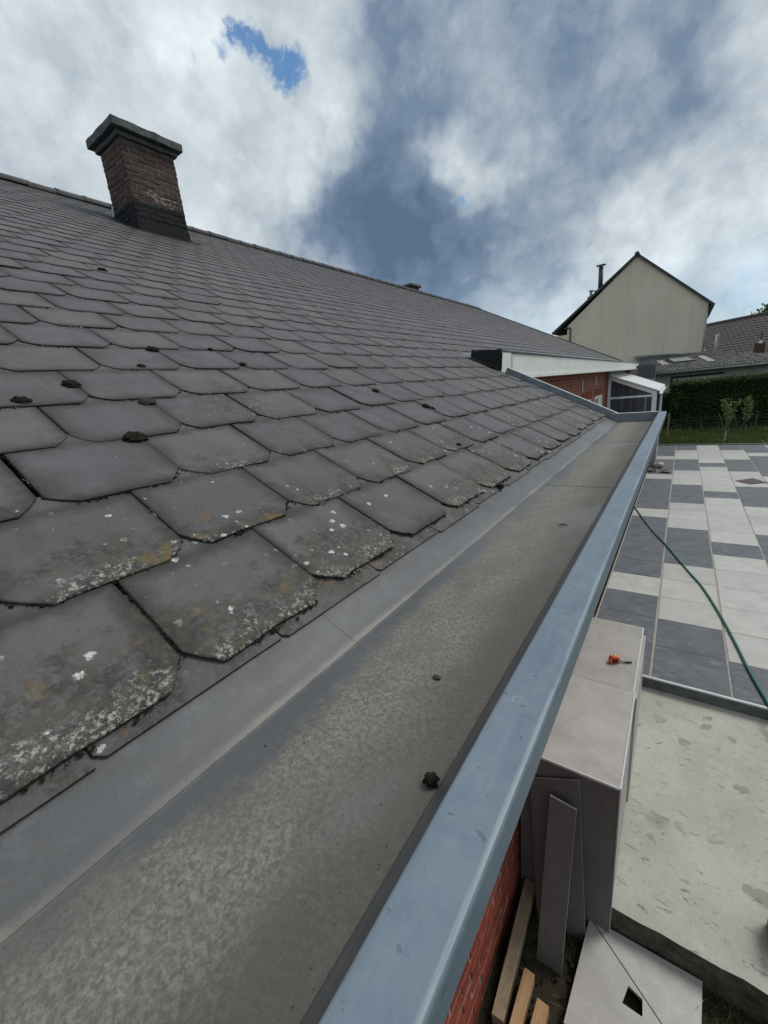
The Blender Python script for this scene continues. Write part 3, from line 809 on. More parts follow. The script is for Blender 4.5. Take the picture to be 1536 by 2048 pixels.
obj('end_plate', MB().box(-.56, -.1655, GY1 - .012, GY1 + .010, GZF - .02, 2.4648), 'zinc', gut, .003)
obj('end_capping', MB().box(-.56, -.1655, GY1 - .016, GY1 + .022, 2.4652, 2.4692), 'zinc_bright', gut, .001)

# ---- near wall below the gutter
WX = -.62
wall = obj('wall', MB().box(WX - .25, WX - .005, YA, GY1 - .02, GZ - .3, 2.24), 'mortar', house)
bme = []
for k in range(6):
    b = MB().box(-.045, .012, -.1015, .1015, -.0315, .0315); me = b.mesh('brick'); bev(me, .006, 2)
    for v in me.vertices:
        v.co += Vector((.0035 * mnoise(v.co * 22 + Vector((k, 0, 0))), .002 * mnoise(v.co * 19 + Vector((0, k, 0))), .002 * mnoise(v.co * 17 + Vector((0, 0, k)))))
    me.materials.append(MATS['red_brick']); bme.append(me)
nb = 0
for cz in range(16):
    z = GZ - .06 + .0375 + cz * .072
    for cy in range(17):
        y = .42 + (cy + .5 * (cz % 2)) * .213
        if nb >= 300: break
        piece('brick', bme[rng.randrange(6)], wall, Matrix.Translation((WX - .012 + rng.uniform(-.003, .003), y + rng.uniform(-.003, .003), z)) @ Matrix.Rotation(rng.uniform(-.012, .012), 4, 'Z'))
        nb += 1
obj('upper_brickwork', MB().box(WX - .05, WX - .0005, YA, GY1 - .03, GZ - .06 + 16.1 * .072, 2.243), 'red_brickwork', wall)
obj('side_brickwork', MB().box(WX - .05, WX - .0005, 4.15, GY1 - .03, GZ - .1, GZ - .06 + 16.05 * .072), 'red_brickwork', wall)

# ---- set-back section: fascia, soffit, brick wall, windows
FX = -1.70
fas = obj('fascia', MB().prism([(FX, 4.76, 2.915), (FX, 21.86, 2.915), (FX, 21.86, 3.150), (FX, 4.76, 3.203)], (.02, 0, 0)), 'white_board', house, .002)
obj('fascia_lower_strip', MB().box(FX + .0005, FX + .012, 4.77, 21.85, 2.905, 2.955), 'white_board', fas, .002)
obj('gutter_rim', MB().tube([(FX + .002, 4.74, 3.215), (FX + .002, 21.86, 3.162), (FX + .002, 22.6, 3.158)], .018, 10), 'zinc', fas, sm=True)
obj('gutter_trough', MB().sweep([(FX - .005, 3.135), (FX - .04, 3.08), (FX - .14, 3.08), (FX - .2, 3.2)], 4.78, 21.85), 'zinc', fas, norm=False)
obj('gutter_tail', MB().prism([(FX + .004, 21.86, 2.95), (FX + .004, 22.6, 3.08), (FX + .004, 22.6, 3.145), (FX + .004, 21.86, 3.145)], (.1, 0, 0)), 'white_board', fas)
obj('end_board', MB().prism([(FX + .014, 4.742, 2.84), (FX + .014, 5.13, 2.84), (FX + .014, 5.13, 3.200), (FX + .014, 4.742, 3.202)], (.012, 0, 0)), 'white_board', fas, .002)
obj('joint_strip', MB().box(FX + .0145, FX + .018, 5.12, 5.14, 2.90, 3.199), 'soffit_board', fas)
obj('box_end', MB().prism([(FX, 4.742, 2.86), (FX, 4.742, 3.20), (FX - .45, 4.742, 3.25), (FX - .45, 4.742, 2.9)], (0, -.02, 0)), 'white_board', fas)
sof = obj('soffit', MB().box(-2.12, FX - .001, 4.77, 21.8, 2.900, 2.914), 'soffit_board', house)
# lead dressed round the end of the box gutter
b = MB(); V = []; n = 7; mrow = 6
for j in range(mrow + 1):
    f = j / mrow
    for i in range(n + 1):
        g = i / n
        y = 4.63 + .095 * f ** .5 + .012 * mnoise(Vector((i, j, 2)))
        X = -1.655 - .36 * g
        zr = RP(0, (GX - X) / C27, .028).z
        top = 3.225 + .04 * g + .010 * mnoise(Vector((i * .9, j, 5)))
        z = zr + max(0, top - zr) * (max(0, f - .35) / .65) ** 1.3
        V.append((X, y, z + .004 * mnoise(Vector((i * 1.7, j * 1.3, 0)))))
F = [(j * (n + 1) + i, j * (n + 1) + i + 1, (j + 1) * (n + 1) + i + 1, (j + 1) * (n + 1) + i) for j in range(mrow) for i in range(n)]
b.add(V, F)
ld = obj('lead_flashing', b, 'lead', fas, sm=True)
sld = ld.modifiers.new('thick', 'SOLIDIFY'); sld.thickness = .006
obj('lead_turnover', MB().prism([(FX + .019, 4.715, 2.95), (FX + .019, 4.745, 2.98), (FX + .019, 4.770, 3.04), (FX + .019, 4.785, 3.07), (FX + .019, 4.775, 3.10), (FX + .019, 4.80, 3.16), (FX + .019, 4.79, 3.232), (FX + .019, 4.715, 3.238)], (.012, 0, 0)), 'lead', fas)

rw = root  # (helper name kept for readability)
W2 = -2.10
rear = obj('rear_wall', MB().box(W2 - .3, W2, 4.8, 16.4, GZ, 2.899), 'red_brickwork', house)
for (ya, yb, zt) in ((11.95, 13.10, 2.20), (13.85, 15.15, 2.225)):
    wn = obj('window', MB().box(W2 - .001, W2 + .012, ya, yb, .9, zt), 'white_pvc', house, .003)
    for k in (0, 1):
        y0 = ya + .06 + k * (yb - ya) / 2; y1 = y0 + (yb - ya) / 2 - .12
        obj('pane', MB().box(W2 + .0125, W2 + .014, y0, y1, .98, zt - .07), 'skylight_pane' if k == 0 else 'curtain', wn)
    lt = obj('lintel', MB().box(W2 + .0005, W2 + .004, ya - .15, yb + .15, zt + .012, zt + .225), 'mortar', house)
    y = ya - .14
    lb = MB().box(-.02, .0105, -.0295, .0295, -.102, .102).mesh('brick'); bev(lb, .004, 1); lb.materials.append(MATS['red_brick'])
    while y < yb + .14:
        piece('brick', lb, lt, Matrix.Translation((W2 + .0005, y + .033, zt + .118))); y += .069
for (y, z0, z1) in ((11.85, 2.45, 2.76), (13.85, 2.53, 2.81)):
    obj('wall_vent', MB().box(W2 + .0008, W2 + .02, y - .05, y + .05, z0, z1), 'curtain', house, .004)
obj('downpipe', MB().tube([(W2 + .06, 16.05, GZ), (W2 + .06, 16.05, 2.9)], .042, 12), 'soffit_board', house, sm=True)
obj('quoin', MB().box(W2 + .0006, W2 + .016, 15.62, 15.72, GZ, 2.89), 'red_brick', house)
obj('corner_wall', MB().box(W2 - .3, W2 + .0, 16.42, 21.5, GZ, 2.899), 'grey_wall', house)
obj('return_wall', MB().box(-1.99, WX - .262, 4.55, 4.72, GZ, 2.36), 'red_brickwork', house)

# ---- chimney
cx0, cx1, cy0, cy1 = CH
CT = 6.66
chim = obj('chimney', MB().box(cx0 + .005, cx1 - .005, cy0 + .005, cy1 - .005, 5.1, CT), 'sooty_mortar', house)
obj('tar_coat', MB().box(cx0 + .0035, cx1 - .0035, cy0 + .0035, cy1 - .0035, 5.1, 5.905), 'tarred_brick', chim)
cb = {}
for nm, mt in (('b', 'sooty_brick'), ('t', 'tarred_brick')):
    for L in (.1875, .0905):
        for k in range(3):
            bb = MB().box(-L / 2, L / 2, -.0475, .0475, -.031, .031); me = bb.mesh('brick'); bev(me, .006, 1)
            for v in me.vertices: v.co += Vector([.003 * mnoise(v.co * 25 + Vector((k * 3, q, 1))) for q in range(3)])
            me.materials.append(MATS[mt]); cb[nm, L, k] = me
nb = 0
for cz in range(21):
    z = 5.13 + .0375 + cz * .0715
    off = cz % 2
    wx_, wy_ = cx1 - cx0, cy1 - cy0
    def run(a0, a1, fx, ori):
        """bricks along one side from a0 to a1"""
        global nb
        p = a0; first = True
        while p < a1 - .02:
            L = .0905 if (first and off) or a1 - p < .15 else .1875
            L2 = L if p + L <= a1 + .03 else .0905
            c = p + L2 / 2
            P = Vector((fx, c, z)) if ori == 'Y' else Vector((c, fx, z))
            if P.z > RP(0, (GX - P.x) / C27).z - .06 and nb < 300:
                tar = z < 5.90 + .02 * math.sin(c * 40) + .06 * ((cx1 - P.x) / wx_)
                rot = Matrix.Rotation(R(90), 4, 'Z') if ori == 'Y' else Matrix.Identity(4)
                piece('brick', cb['t' if tar else 'b', L2, rng.randrange(3)], chim, Matrix.Translation(P + Vector([rng.uniform(-.004, .004) for _ in range(3)])) @ rot @ Matrix.Rotation(rng.uniform(-.02, .02), 4, 'Z'))
                nb += 1
            p += L2 + .010; first = False
    run(cy0, cy1, cx1 - .046, 'Y')
    run(cx0, cx1 - .098, cy0 + .046, 'X')
    run(cx0, cx1 - .098, cy1 - .046, 'X')
    if cz > 12: run(cy0 + .1, cy1 - .1, cx0 + .046, 'Y')
b = MB()
for (dz, th, ov) in ((0, .065, .045), (.067, .105, .112)):
    b.box(cx0 - ov, cx1 + ov, cy0 - ov, cy1 + ov, CT + dz, CT + dz + th)
me = b.mesh('cap'); bev(me, .008, 1)
bm = bmesh.new(); bm.from_mesh(me); bmesh.ops.subdivide_edges(bm, edges=[e for e in bm.edges if e.calc_length() > .15], cuts=9, use_grid_fill=True); bm.to_mesh(me); bm.free()
for v in me.vertices: v.co += Vector([.010 * mnoise(v.co * 14 + Vector((0, 0, q * 5))) for q in range(3)])
obj('cap', me, 'chimney_cap', chim)
# lead skirt at the foot
b = MB()
za = lambda X, n=.02: RP(0, (GX - X) / C27, n).z
e = .035
for (xa, xb, ya, yb) in ((cx1 - .02, cx1 + .10, cy0 - .14, cy1 + .12), (cx0 - .10, cx1 - .021, cy0 - .15, cy0 + .02), (cx0 - .10, cx1 - .021, cy1 - .02, cy1 + .13)):
    b.prism([(xa, ya, za(xa, .026)), (xb, ya, za(xb, .026)), (xb, yb, za(xb, .026)), (xa, yb, za(xa, .026))], (0, 0, .006))
b.prism([(cx1 + .012, cy0 - .012, za(cx1) - .02), (cx1 + .012, cy1 + .012, za(cx1) - .02), (cx1 + .008, cy1 + .012, za(cx1) + .12), (cx1 + .008, cy0 - .012, za(cx1) + .12)], (.01, 0, 0))
obj('flashing', b, 'lead', chim)
obj('side_flashing', MB().prism([(cx0 - .01, cy0 - .006, za(cx0) + .17), (cx0 - .055, cy0 - .006, za(cx0 - .055) + .02), (cx0 - .02, cy0 - .006, za(cx0 - .02) + .01), (cx0 + .02, cy0 - .006, za(cx0) + .15)], (0, -.012, 0)), 'zinc_bright', chim)
b = MB()
for k in range(46):
    y = rng.gauss(4.15, .12); z = rng.gauss(6.02, .045)
    b.lump((cx1 + .0035, y, z), rng.uniform(.006, .024), 2, .7, 3.4, (.05, 1.5, .55), k)
o = obj('efflorescence', b, 'efflorescence', chim); tag(o, 'white salt bloom on the bricks', None, None, 'stuff')
# second chimney behind the ridge
sc = obj('rear_chimney', MB().box(-9.5, -8.95, 15.35, 15.95, 6.0, 6.86), 'sooty_brick', house)
obj('cap', MB().box(-9.58, -8.87, 15.27, 16.03, 6.862, 6.95), 'chimney_cap', sc, .012)

# ------------------------------------------------------------------ tile-clad plinth
PX0, PX1, PY0, PY1, PZT = -.605, -.094, 1.905, 3.555, .82
pl = root('tile_clad_plinth', ((PX0 + PX1) / 2, 2.7, GZ), 'waist-high plinth clad in pale tiles with white edge trim beside the brick wall', 'plinth')
obj('core', MB().box(PX0 + .012, PX1 - .014, PY0 + .014, PY1 - .012, GZ - .02, PZT - .012), 'mortar', pl)
obj('tile', MB().box(PX0, PX1 - .006, PY0 + .006, 2.7035, PZT - .0115, PZT), 'pale_stone_tile', pl, .0012)
obj('tile', MB().box(PX0, PX1 - .016, 2.706, PY1 - .006, PZT - .0115, PZT - .0006), 'pale_stone_tile', pl, .0012)
obj('tile', MB().box(PX0, PX1 - .006, PY0 + .002, PY0 + .0135, GZ - .01, PZT - .014), 'shade_darkened_tile', pl, .0012)
obj('tile', MB().box(PX1 - .0135, PX1 - .003, PY0 + .015, 2.70, -.11, PZT - .014), 'pale_stone_tile', pl, .0012)
obj('tile', MB().box(PX1 - .0135, PX1 + .012, 2.706, PY1 - .03, -.118, PZT - .05), 'pale_stone_tile', pl, .0012)
obj('tile', MB().box(PX0, PX1 - .006, PY1 - .0115, PY1, GZ, PZT - .014), 'pale_stone_tile', pl, .0012)
obj('edge_trim', MB().box(PX1 - .0055, PX1 + .003, PY0, 2.7045, PZT - .0125, PZT + .0012), 'white_trim', pl, .001)
obj('edge_trim', MB().box(PX1 - .0155, PX1 - .006, 2.705, PY1, PZT - .0125, PZT + .0006), 'white_trim', pl, .001)
obj('edge_trim', MB().box(PX0, PX1 - .006, PY0 - .003, PY0 + .0055, PZT - .0135, PZT + .0012), 'white_trim', pl, .001)
obj('edge_trim', MB().box(PX0, PX1 - .016, PY1 - .0055, PY1 + .003, PZT - .0135, PZT + .0006), 'white_trim', pl, .001)
obj('corner_trim', MB().box(PX1 - .0055, PX1 + .0015, PY0 - .0015, PY0 + .0055, GZ, PZT - .013), 'soffit_board', pl, .001)
# leaning tile strips
def board(name, bl, br, tl, tr, th, mat, label):
    p = [Vector(q) for q in (bl, br, tr, tl)]
    n = (p[1] - p[0]).cross(p[3] - p[0]).normalized()
    o = obj(name, MB().prism(p, n * th), mat, None, .0012, origin=tuple((p[0] + p[1]) / 2)); tag(o, label, 'tile')
    o.data.materials.append(MATS['tile_body'])
    for f in o.data.polygons:
        if abs(f.normal.dot(n)) < .8: f.material_index = 1
board('tile_offcut', (-.475, 1.80, GZ + .01), (-.205, 1.825, GZ + .01), (-.545, 1.885, .655), (-.282, 1.885, .785), .011, 'shade_darkened_tile', 'wide shade-darkened tile strip leaning on the plinth behind the narrow one')
board('tile_offcut', (-.425, 1.60, GZ + .012), (-.290, 1.60, GZ + .012), (-.418, 1.825, .665), (-.282, 1.825, .645), .011, 'shade_darkened_tile', 'narrow shade-darkened tile strip leaning in front of the wider one')
# cut floor tile lying in the grass: two halves
TZ = -.262
def flat(name, pts, th, mat, label, hole=None):
    n = len(pts)
    me = bpy.data.meshes.new(name); bm = bmesh.new()
    outer = [bm.verts.new((x, y, TZ)) for x, y in pts]
    f = bm.faces.new(outer)
    if f.normal.z < 0: f.normal_flip()
    r_ = bmesh.ops.extrude_face_region(bm, geom=[f])
    for v in r_['geom']:
        if isinstance(v, bmesh.types.BMVert): v.co.z -= th
    bmesh.ops.recalc_face_normals(bm, faces=bm.faces); bm.to_mesh(me); bm.free()
    bev(me, .0012, 1)
    o = obj(name, me, mat, None, origin=(sum(p[0] for p in pts) / n, sum(p[1] for p in pts) / n, TZ - th)); tag(o, label, 'tile')
    return o
a = (-.201, 1.930); bR = (.336, 1.936); bL = (-.235, 1.395); cR = (.300, 1.395); dg = (.300, 1.40)
# hole in the lower half: outline split so that the tile wraps round it
h = [(.018, 1.722), (.094, 1.714), (.089, 1.624), (-.002, 1.626)]
flat('tile_half', [(-.196, 1.9275), (.336, 1.936), (.316, 1.5365)], .018, 'pale_stone_tile', 'right half of the diagonally cut pale tile lying in the grass')
mb_ = MB()
poly = [(-.2015, 1.924), (-.235, 1.395), (.307, 1.398), (.3145, 1.531)]
# ring between triangle and hole
me = bpy.data.meshes.new('tile_half'); bm = bmesh.new()
ov = [bm.verts.new((x, y, TZ)) for x, y in poly]; hv = [bm.verts.new((x, y, TZ)) for x, y in ((.018, 1.715), (.083, 1.695), (.088, 1.624), (-.002, 1.626))]
A_, B_, C_, D_ = ov; h0, h1, h2, h3 = hv
for q in ((A_, h0, h1), (A_, B_, h3, h0), (B_, C_, h2, h3), (C_, D_, h2), (D_, A_, h1, h2)): bm.faces.new(q)
bmesh.ops.recalc_face_normals(bm, faces=bm.faces)
if sum(f.normal.z for f in bm.faces) < 0: bmesh.ops.reverse_faces(bm, faces=bm.faces)
r_ = bmesh.ops.extrude_face_region(bm, geom=list(bm.faces))
for v in r_['geom']:
    if isinstance(v, bmesh.types.BMVert): v.co.z -= .018
bmesh.ops.recalc_face_normals(bm, faces=bm.faces); bm.to_mesh(me); bm.free()
o = obj('tile_half', me, 'pale_stone_tile', None, origin=(-.05, 1.55, TZ - .018)); tag(o, 'left half of the cut pale tile with a square hole', 'tile')
# timber lengths
def beam(p0, p1, w, h, label, mat):
    p0, p1 = Vector(p0), Vector(p1); d = (p1 - p0); L = d.length; d.normalize(); a = d.cross(Vector((0, 0, 1))).normalized(); u = a.cross(d)
    M = Matrix((a, d, u)).transposed().to_4x4(); M.translation = p0
    b = MB().box(-w / 2, w / 2, 0, L, -h, 0, M)
    o = obj('timber_beam', b, mat, None, .003, origin=tuple(p0 + Vector((0, 0, -h)))); tag(o, label, 'timber', 'timber lengths by the wall')
beam((-.512, 1.215, -.215), (-.545, 1.90, -.20), .062, .095, 'long timber beam lying against the brick wall', 'grey_timber')
beam((-.430, .95, -.21), (-.425, 1.470, -.20), .055, .085, 'middle timber beam between the long one and the short one', 'sawn_timber')
beam((-.350, .95, -.22), (-.335, 1.393, -.21), .060, .085, 'short timber beam farthest from the brick wall', 'sawn_timber')

# tape measure
tp = root('tape_measure', (-.250, 2.975, PZT), 'orange tape measure with black wrist strap lying on the tiled plinth', 'tape measure')
ang = R(32)
TM = Matrix.Translation((-.250, 2.975, PZT)) @ Matrix.Rotation(ang, 4, 'Z')
b = MB(); pts = [(-.034, 0), (.034, 0), (.036, .012), (.034, .040), (.024, .056), (.004, .062), (-.020, .058), (-.033, .042), (-.037, .015)]
b.prism([TM @ Vector((x, -.018, z)) for x, z in pts], TM.to_3x3() @ Vector((0, -.036, 0)))
tb = obj('body', b, 'tape_orange', tp, .006, sm=True)
b = MB(); b.prism([TM @ Vector((x, y, .0)) for x, y in ((-.02, -.008), (.012, -.008), (.012, .008), (-.02, .008))], Vector((0, 0, 0)) - Vector((0, 0, .0645)))
obj('label_plate', MB().box(-.020, .012, -.008, .008, .050, .0635, TM), 'tape_yellow', tp, .001)
obj('label_band', MB().box(-.009, -.001, -.0082, .0082, .050, .0645, TM), 'rubber_black', tp, .001)
obj('side_grip', MB().box(-.022, .018, -.0215, -.0185, .010, .044, TM), 'rubber_black', tp, .001)
obj('blade_hook', MB().box(.034, .043, -.010, .010, 0.001, .010, TM), 'zinc_bright', tp, .001)
obj('strap', MB().tube([(-.215, 2.985, PZT + .018), (-.20, 2.992, PZT + .010), (-.185, 2.998, PZT + .008), (-.165, 3.006, PZT + .010), (-.143, 3.018, PZT + .009)], [.004, .004, .005, .007, .007], 8), 'rubber_black', tp, sm=True)
# hose
hp = [(-.66, 10.06), (-.288, 8.644), (-.017, 7.812), (.269, 6.835), (.427, 6.32), (.571, 5.617), (.664, 5.049), (.736, 4.544), (.813, 4.121), (.86, 3.85), (.95, 3.5), (1.1, 3.1), (1.35, 2.8)]
def cr(pts, n=6):
    out_ = []
    for i in range(len(pts) - 1):
        p0 = Vector(pts[max(i - 1, 0)]); p1 = Vector(pts[i]); p2 = Vector(pts[i + 1]); p3 = Vector(pts[min(i + 2, len(pts) - 1)])
        for k in range(n):
            t = k / n
            out_.append(.5 * (2 * p1 + (p2 - p0) * t + (2 * p0 - 5 * p1 + 4 * p2 - p3) * t * t + (3 * p1 - p0 - 3 * p2 + p3) * t ** 3))
    out_.append(Vector(pts[-1])); return out_
path = cr([(x, y, .014 if y > 4.05 else (-.02 if y > 3.8 else -.104)) for x, y in hp])
o = obj('garden_hose', MB().tube(path, .0125, 10), 'hose_green', None, sm=True, origin=(.27, 6.8, 0)); tag(o, 'green garden hose running across the terrace tiles', 'hose')
# things on the terrace
b = MB()
for k in range(5): b.lump((-.41 + rng.uniform(-.07, .07), 14.55 + rng.uniform(-.12, .12), .05 + rng.uniform(0, .05)), rng.uniform(.06, .10), 2, .5, 2.4, (1.2, 1, .75), k)
o = obj('crumpled_rag', b, 'rag_cloth', None, sm=True, origin=(-.41, 14.55, 0)); tag(o, 'crumpled beige rag on the terrace beside the white-edged wall end', 'rag')
def scrap(c, s, label, seed):
    b = MB(); n = 6; V = []
    for j in range(n + 1):
        for i in range(n + 1):
            x = (i / n - .5) * s[0]; y = (j / n - .5) * s[1]
            V.append((c[0] + x + .02 * mnoise(Vector((i, j, seed))), c[1] + y, .006 + max(0, .06 * mnoise(Vector((i * .5, j * .5, seed + 3))) + .03)))
    b.add(V, [(j * (n + 1) + i, j * (n + 1) + i + 1, (j + 1) * (n + 1) + i + 1, (j + 1) * (n + 1) + i) for j in range(n) for i in range(n)])
    o = obj('plastic_scrap', b, 'black_plastic', None, origin=(c[0], c[1], 0)); o.modifiers.new('t', 'SOLIDIFY').thickness = .004
    tag(o, label, 'scrap')
scrap((-.54, 14.0), (.20, .42), 'black plastic scrap close to the wall in front of the rag', 2)
scrap((-.22, 13.9), (.26, .40), 'black plastic scrap on the dark tile right of the rag', 9)
o = obj('steel_plate', MB().prism([(1.24, 12.95, .012), (1.488, 12.614, .012), (1.828, 12.833, .012), (1.598, 13.294, .012)], (0, 0, .010)), 'rust_plate', None, .002, origin=(1.53, 12.9, .002))
tag(o, 'dark square plate lying askew on the terrace tiles', 'plate')
wp = root('wall_end', (-.75, 14.7, 0), 'grey wall end with white edge strip standing on the terrace', 'wall')
obj('panel', MB().box(-1.05, -.508, 14.70, 14.80, 0, .98), 'grey_wall', wp, .004)
obj('edge_strip', MB().box(-.5075, -.478, 14.69, 14.81, 0, .58), 'white_trim', wp, .002)
obj('upper_strip', MB().box(-.5075, -.482, 14.70, 14.80, .5805, .97), 'soffit_board', wp, .002)
tl = root('tool_case', (.66, 2.22, -.12), 'dark teal tool case standing on the concrete slab', 'tool case')
obj('body', MB().box(.610, .80, 2.13, 2.31, -.117, .02), 'teal_tool', tl, .012)
obj('lid', MB().box(.607, .803, 2.127, 2.313, .0205, .045), 'rubber_black', tl, .008)
obj('handle', MB().tube(cr([(.66, 2.22, .045), (.66, 2.22, .085), (.70, 2.22, .10), (.75, 2.22, .085), (.75, 2.22, .045)]), .008, 8), 'rubber_black', tl, sm=True)

# ------------------------------------------------------------------ moss and litter on the roof and in the gutter
tufts = [(-1.678, .578, .040, 'round black moss cushion on a slate joint, second from the left', 'moss'),
         (-1.525, .737, .040, 'grey-topped moss cushion at the head of a joint, just above the largest one', 'grey_moss'),
         (-1.312, .572, .046, 'largest dark moss cushion, bridging two slates near the gutter', 'moss'),
         (-2.01, 1.052, .038, 'dark moss cushion on a slate edge two courses above the grey-topped one', 'moss'),
         (-1.825, .893, .024, 'small flat moss cushion one course above the grey-topped one', 'moss'),
         (-1.844, 1.407, .028, 'small round moss cushion at a slate corner left of the roof centre', 'moss'),
         (-1.469, 2.014, .036, 'dark moss cushion at a slate corner right of the roof centre', 'moss'),
         (-1.24, 2.186, .040, 'long double moss cushion along a joint, farthest right on the roof', 'moss'),
         (-1.581, .409, .034, 'leftmost dark moss cushion on the roof, at the picture edge', 'moss'),
         (-2.034, 1.366, .022, 'tiny moss cushion on the slate edge left of the small round one', 'moss'),
         (-.600, 1.639, .026, 'dark moss cushion on the lowest slate edge just above the gutter', 'moss'),
         (-.884, 1.855, .022, 'small moss cushion on a joint two courses above the gutter', 'moss'),
         (-3.514, 1.615, .045, 'dark moss cushion high on the roof below the chimney', 'moss')]
for i, (x, y, r_, lab, mt) in enumerate(tufts):
    s = (GX - x) / C27; P = RP(y, s, .015)
    b = MB(); b.lump(P, r_ * .58, 4, .34, 2.6, (1.2, 1.0, .60), i + 3, RM.to_3x3())
    if i == 7: b.lump(P + RM.to_3x3() @ Vector((.03, -.03, .0)), r_ * .45, 3, .3, 2.2, (1, 1, .5), 40, RM.to_3x3())
    for v_i in range(len(b.v)):
        v = Vector(b.v[v_i]); b.v[v_i] = tuple(v + (v - P).normalized() * (.0030 * mnoise(v * 210) + .0018 * mnoise(v * 520)))
    o = obj('moss_cushion', b, mt, None, sm=True, origin=tuple(P)); tag(o, lab, 'moss', 'moss cushions on the slates')
bm_ = MB(); bm_.lump((-.219, .337, 2.385 + .007), .0078, 4, .5, 2.6, (1.15, 1, .9), 77)
for i in range(len(bm_.v)):
    v = Vector(bm_.v[i]); bm_.v[i] = tuple(v + Vector([0.0010 * mnoise(v * 420 + Vector((q * 9, 0, 0))) for q in range(3)]))
o = obj('moss_ball', bm_, 'moss', None, sm=True, origin=(-.219, .337, 2.385)); tag(o, 'black ball of moss lying in the gutter against the upstand', 'moss')
o = obj('twig', MB().tube([(-.302, 1.378, 2.389), (-.288, 1.381, 2.392), (-.276, 1.383, 2.389)], [.002, .0025, .0018], 6), 'twig', None, origin=(-.29, 1.38, 2.386)); tag(o, 'short dark twig lying across the gutter floor', 'twig')
o = obj('bark_chip', MB().lump((-.305, .516, 2.388), .006, 2, .4, 2, (1.3, .8, .5), 3), 'twig', None, origin=(-.305, .516, 2.385)); tag(o, 'dark bark chip on the near gutter floor', 'bark chip')
b = MB()
for k in range(520):
    y = rng.uniform(-.1, 4.6); x = rng.uniform(-.49, -.215) if k % 3 else rng.gauss(-.222, .012)
    x = min(x, -.214)
    b.lump((x, y, 2.3862), rng.uniform(.0003, .0009) * (2.2 if k % 23 == 0 else 1), 0, .3, 2, (1, 1.4, .6), k)
o = obj('gutter_litter', b, 'twig'); tag(o, 'scattered dark crumbs on the gutter floor', None, None, 'stuff')
bd, bp = MB(), MB()
for (row, y, s, dist, M) in near_slates:
    if dist > 6.5: continue
    rr = random.Random(int(row * 1000 + y * 77))
    dens = (.6 + 1.2 * rr.random() ** 2) * min(1, 2.4 / dist) * (1.5 if row < 3 else 1.0)
    lines = [((-.158, .05), (-.158, .262)), ((-.105, 0), (.105, 0)), ((.105, 0), (.158, .052)), ((-.158, .052), (-.105, 0))]
    for li, (p, q) in enumerate(lines):
        L = math.hypot(q[0] - p[0], q[1] - p[1]); fine = 1.0 if dist > 1.9 else .62
        cnt = int(L / .0065 * dens * (1.5 if li == 0 else .9) / fine ** 2)
        for k in range(cnt):
            t = rr.random()
            if mnoise(Vector((t * L * 18 + row * 5, y * 9, li))) < -.02 and rr.random() < .92: continue
            x = p[0] + (q[0] - p[0]) * t + rr.gauss(0, .0030); yy = p[1] + (q[1] - p[1]) * t + rr.gauss(0, .0026) - (.002 if li else 0)
            pale = mnoise(Vector((x * 14 + row * 3.7, yy * 14 + y * 6, 8))) > .20 and rr.random() < .42
            z = (.0125 - yy * .0205) if li == 0 else .0110
            (bp if pale else bd).lump(M @ Vector((x, yy, z)), (.0012 + .0052 * rr.random() ** 2.2) * fine * (1 if not pale else .85), 0 if dist > 2.2 else 1, .4, 2.5, (1, 1, .8), k)
o = obj('joint_moss', bd, 'moss', None); tag(o, 'dark moss crumbs packed in the slate joints', None, None, 'stuff')
o = obj('joint_lichen', bp, 'lichen_crumb', None); tag(o, 'pale lichen crumbs along the slate joints', None, None, 'stuff')

# ------------------------------------------------------------------ conservatory
CX0, CX1, CY0, CY1 = -2.02, -.66, 16.3, 21.2
cv = root('conservatory', (-1.35, 18.7, -.1), 'white framed glass conservatory with sloping panel roof behind the gutter', 'conservatory')
ze, zh = 2.12, 2.76
def cbox(n, *a, mat='white_pvc', bv=.004): return obj(n, MB().box(*a), mat, cv, bv)
cbox('post', CX1 - .13, CX1, CY0, CY0 + .10, -.12, ze - .01)
cbox('post', CX1 - .10, CX1 - .0, CY1 - .10, CY1, -.12, ze - .01)
cbox('post', CX1 + .06, CX1 + .115, CY0 + .9, CY0 + .96, -.12, ze - .03)
cbox('post', CX0 - .05, CX0 + .03, CY0, CY0 + .08, -.12, zh - .01)
obj('rafter', MB().prism([(CX0 - .05, CY0 + .001, zh - .12), (CX1 + .001, CY0 + .001, ze - .10), (CX1 + .001, CY0 + .001, ze + .03), (CX0 - .05, CY0 + .001, zh + .02)], (0, -.09, 0)), 'white_pvc', cv, .003)
cbox('rail', CX0 + .031, CX1 - .131, CY0 + .01, CY0 + .07, 1.985, 2.05)
cbox('sill_wall', CX0 + .031, CX1 - .131, CY0 + .012, CY0 + .09, -.12, .8, mat='grey_wall')
cbox('mullion', -.98, -.95, CY0 + .02, CY0 + .06, .801, 1.984, mat='soffit_board')
obj('pane', MB().box(CX0 + .031, CX1 - .131, CY0 + .035, CY0 + .045, .80, 1.984), 'conservatory_glass', cv)
obj('pane', MB().prism([(CX0 + .031, CY0 + .035, 2.051), (CX1 - .131, CY0 + .035, 2.051), (CX1 - .131, CY0 + .035, ze - .03), (CX0 + .031, CY0 + .035, zh - .12)], (0, -.01, 0)), 'conservatory_glass', cv)
obj('pane', MB().box(CX1 - .05, CX1 - .04, CY0 + .11, CY1 - .11, .8, ze - .05), 'conservatory_glass', cv)
rp_ = [(CX0 - .08, CY0 - .06, zh + .05), (CX1 + .06, CY0 - .06, ze + .052), (CX1 + .06, CY1, ze + .052), (CX0 - .08, CY1, zh + .05)]
rf = obj('roof_panel', MB().prism(rp_, (0, 0, .028)), 'white_pvc', cv, .002)
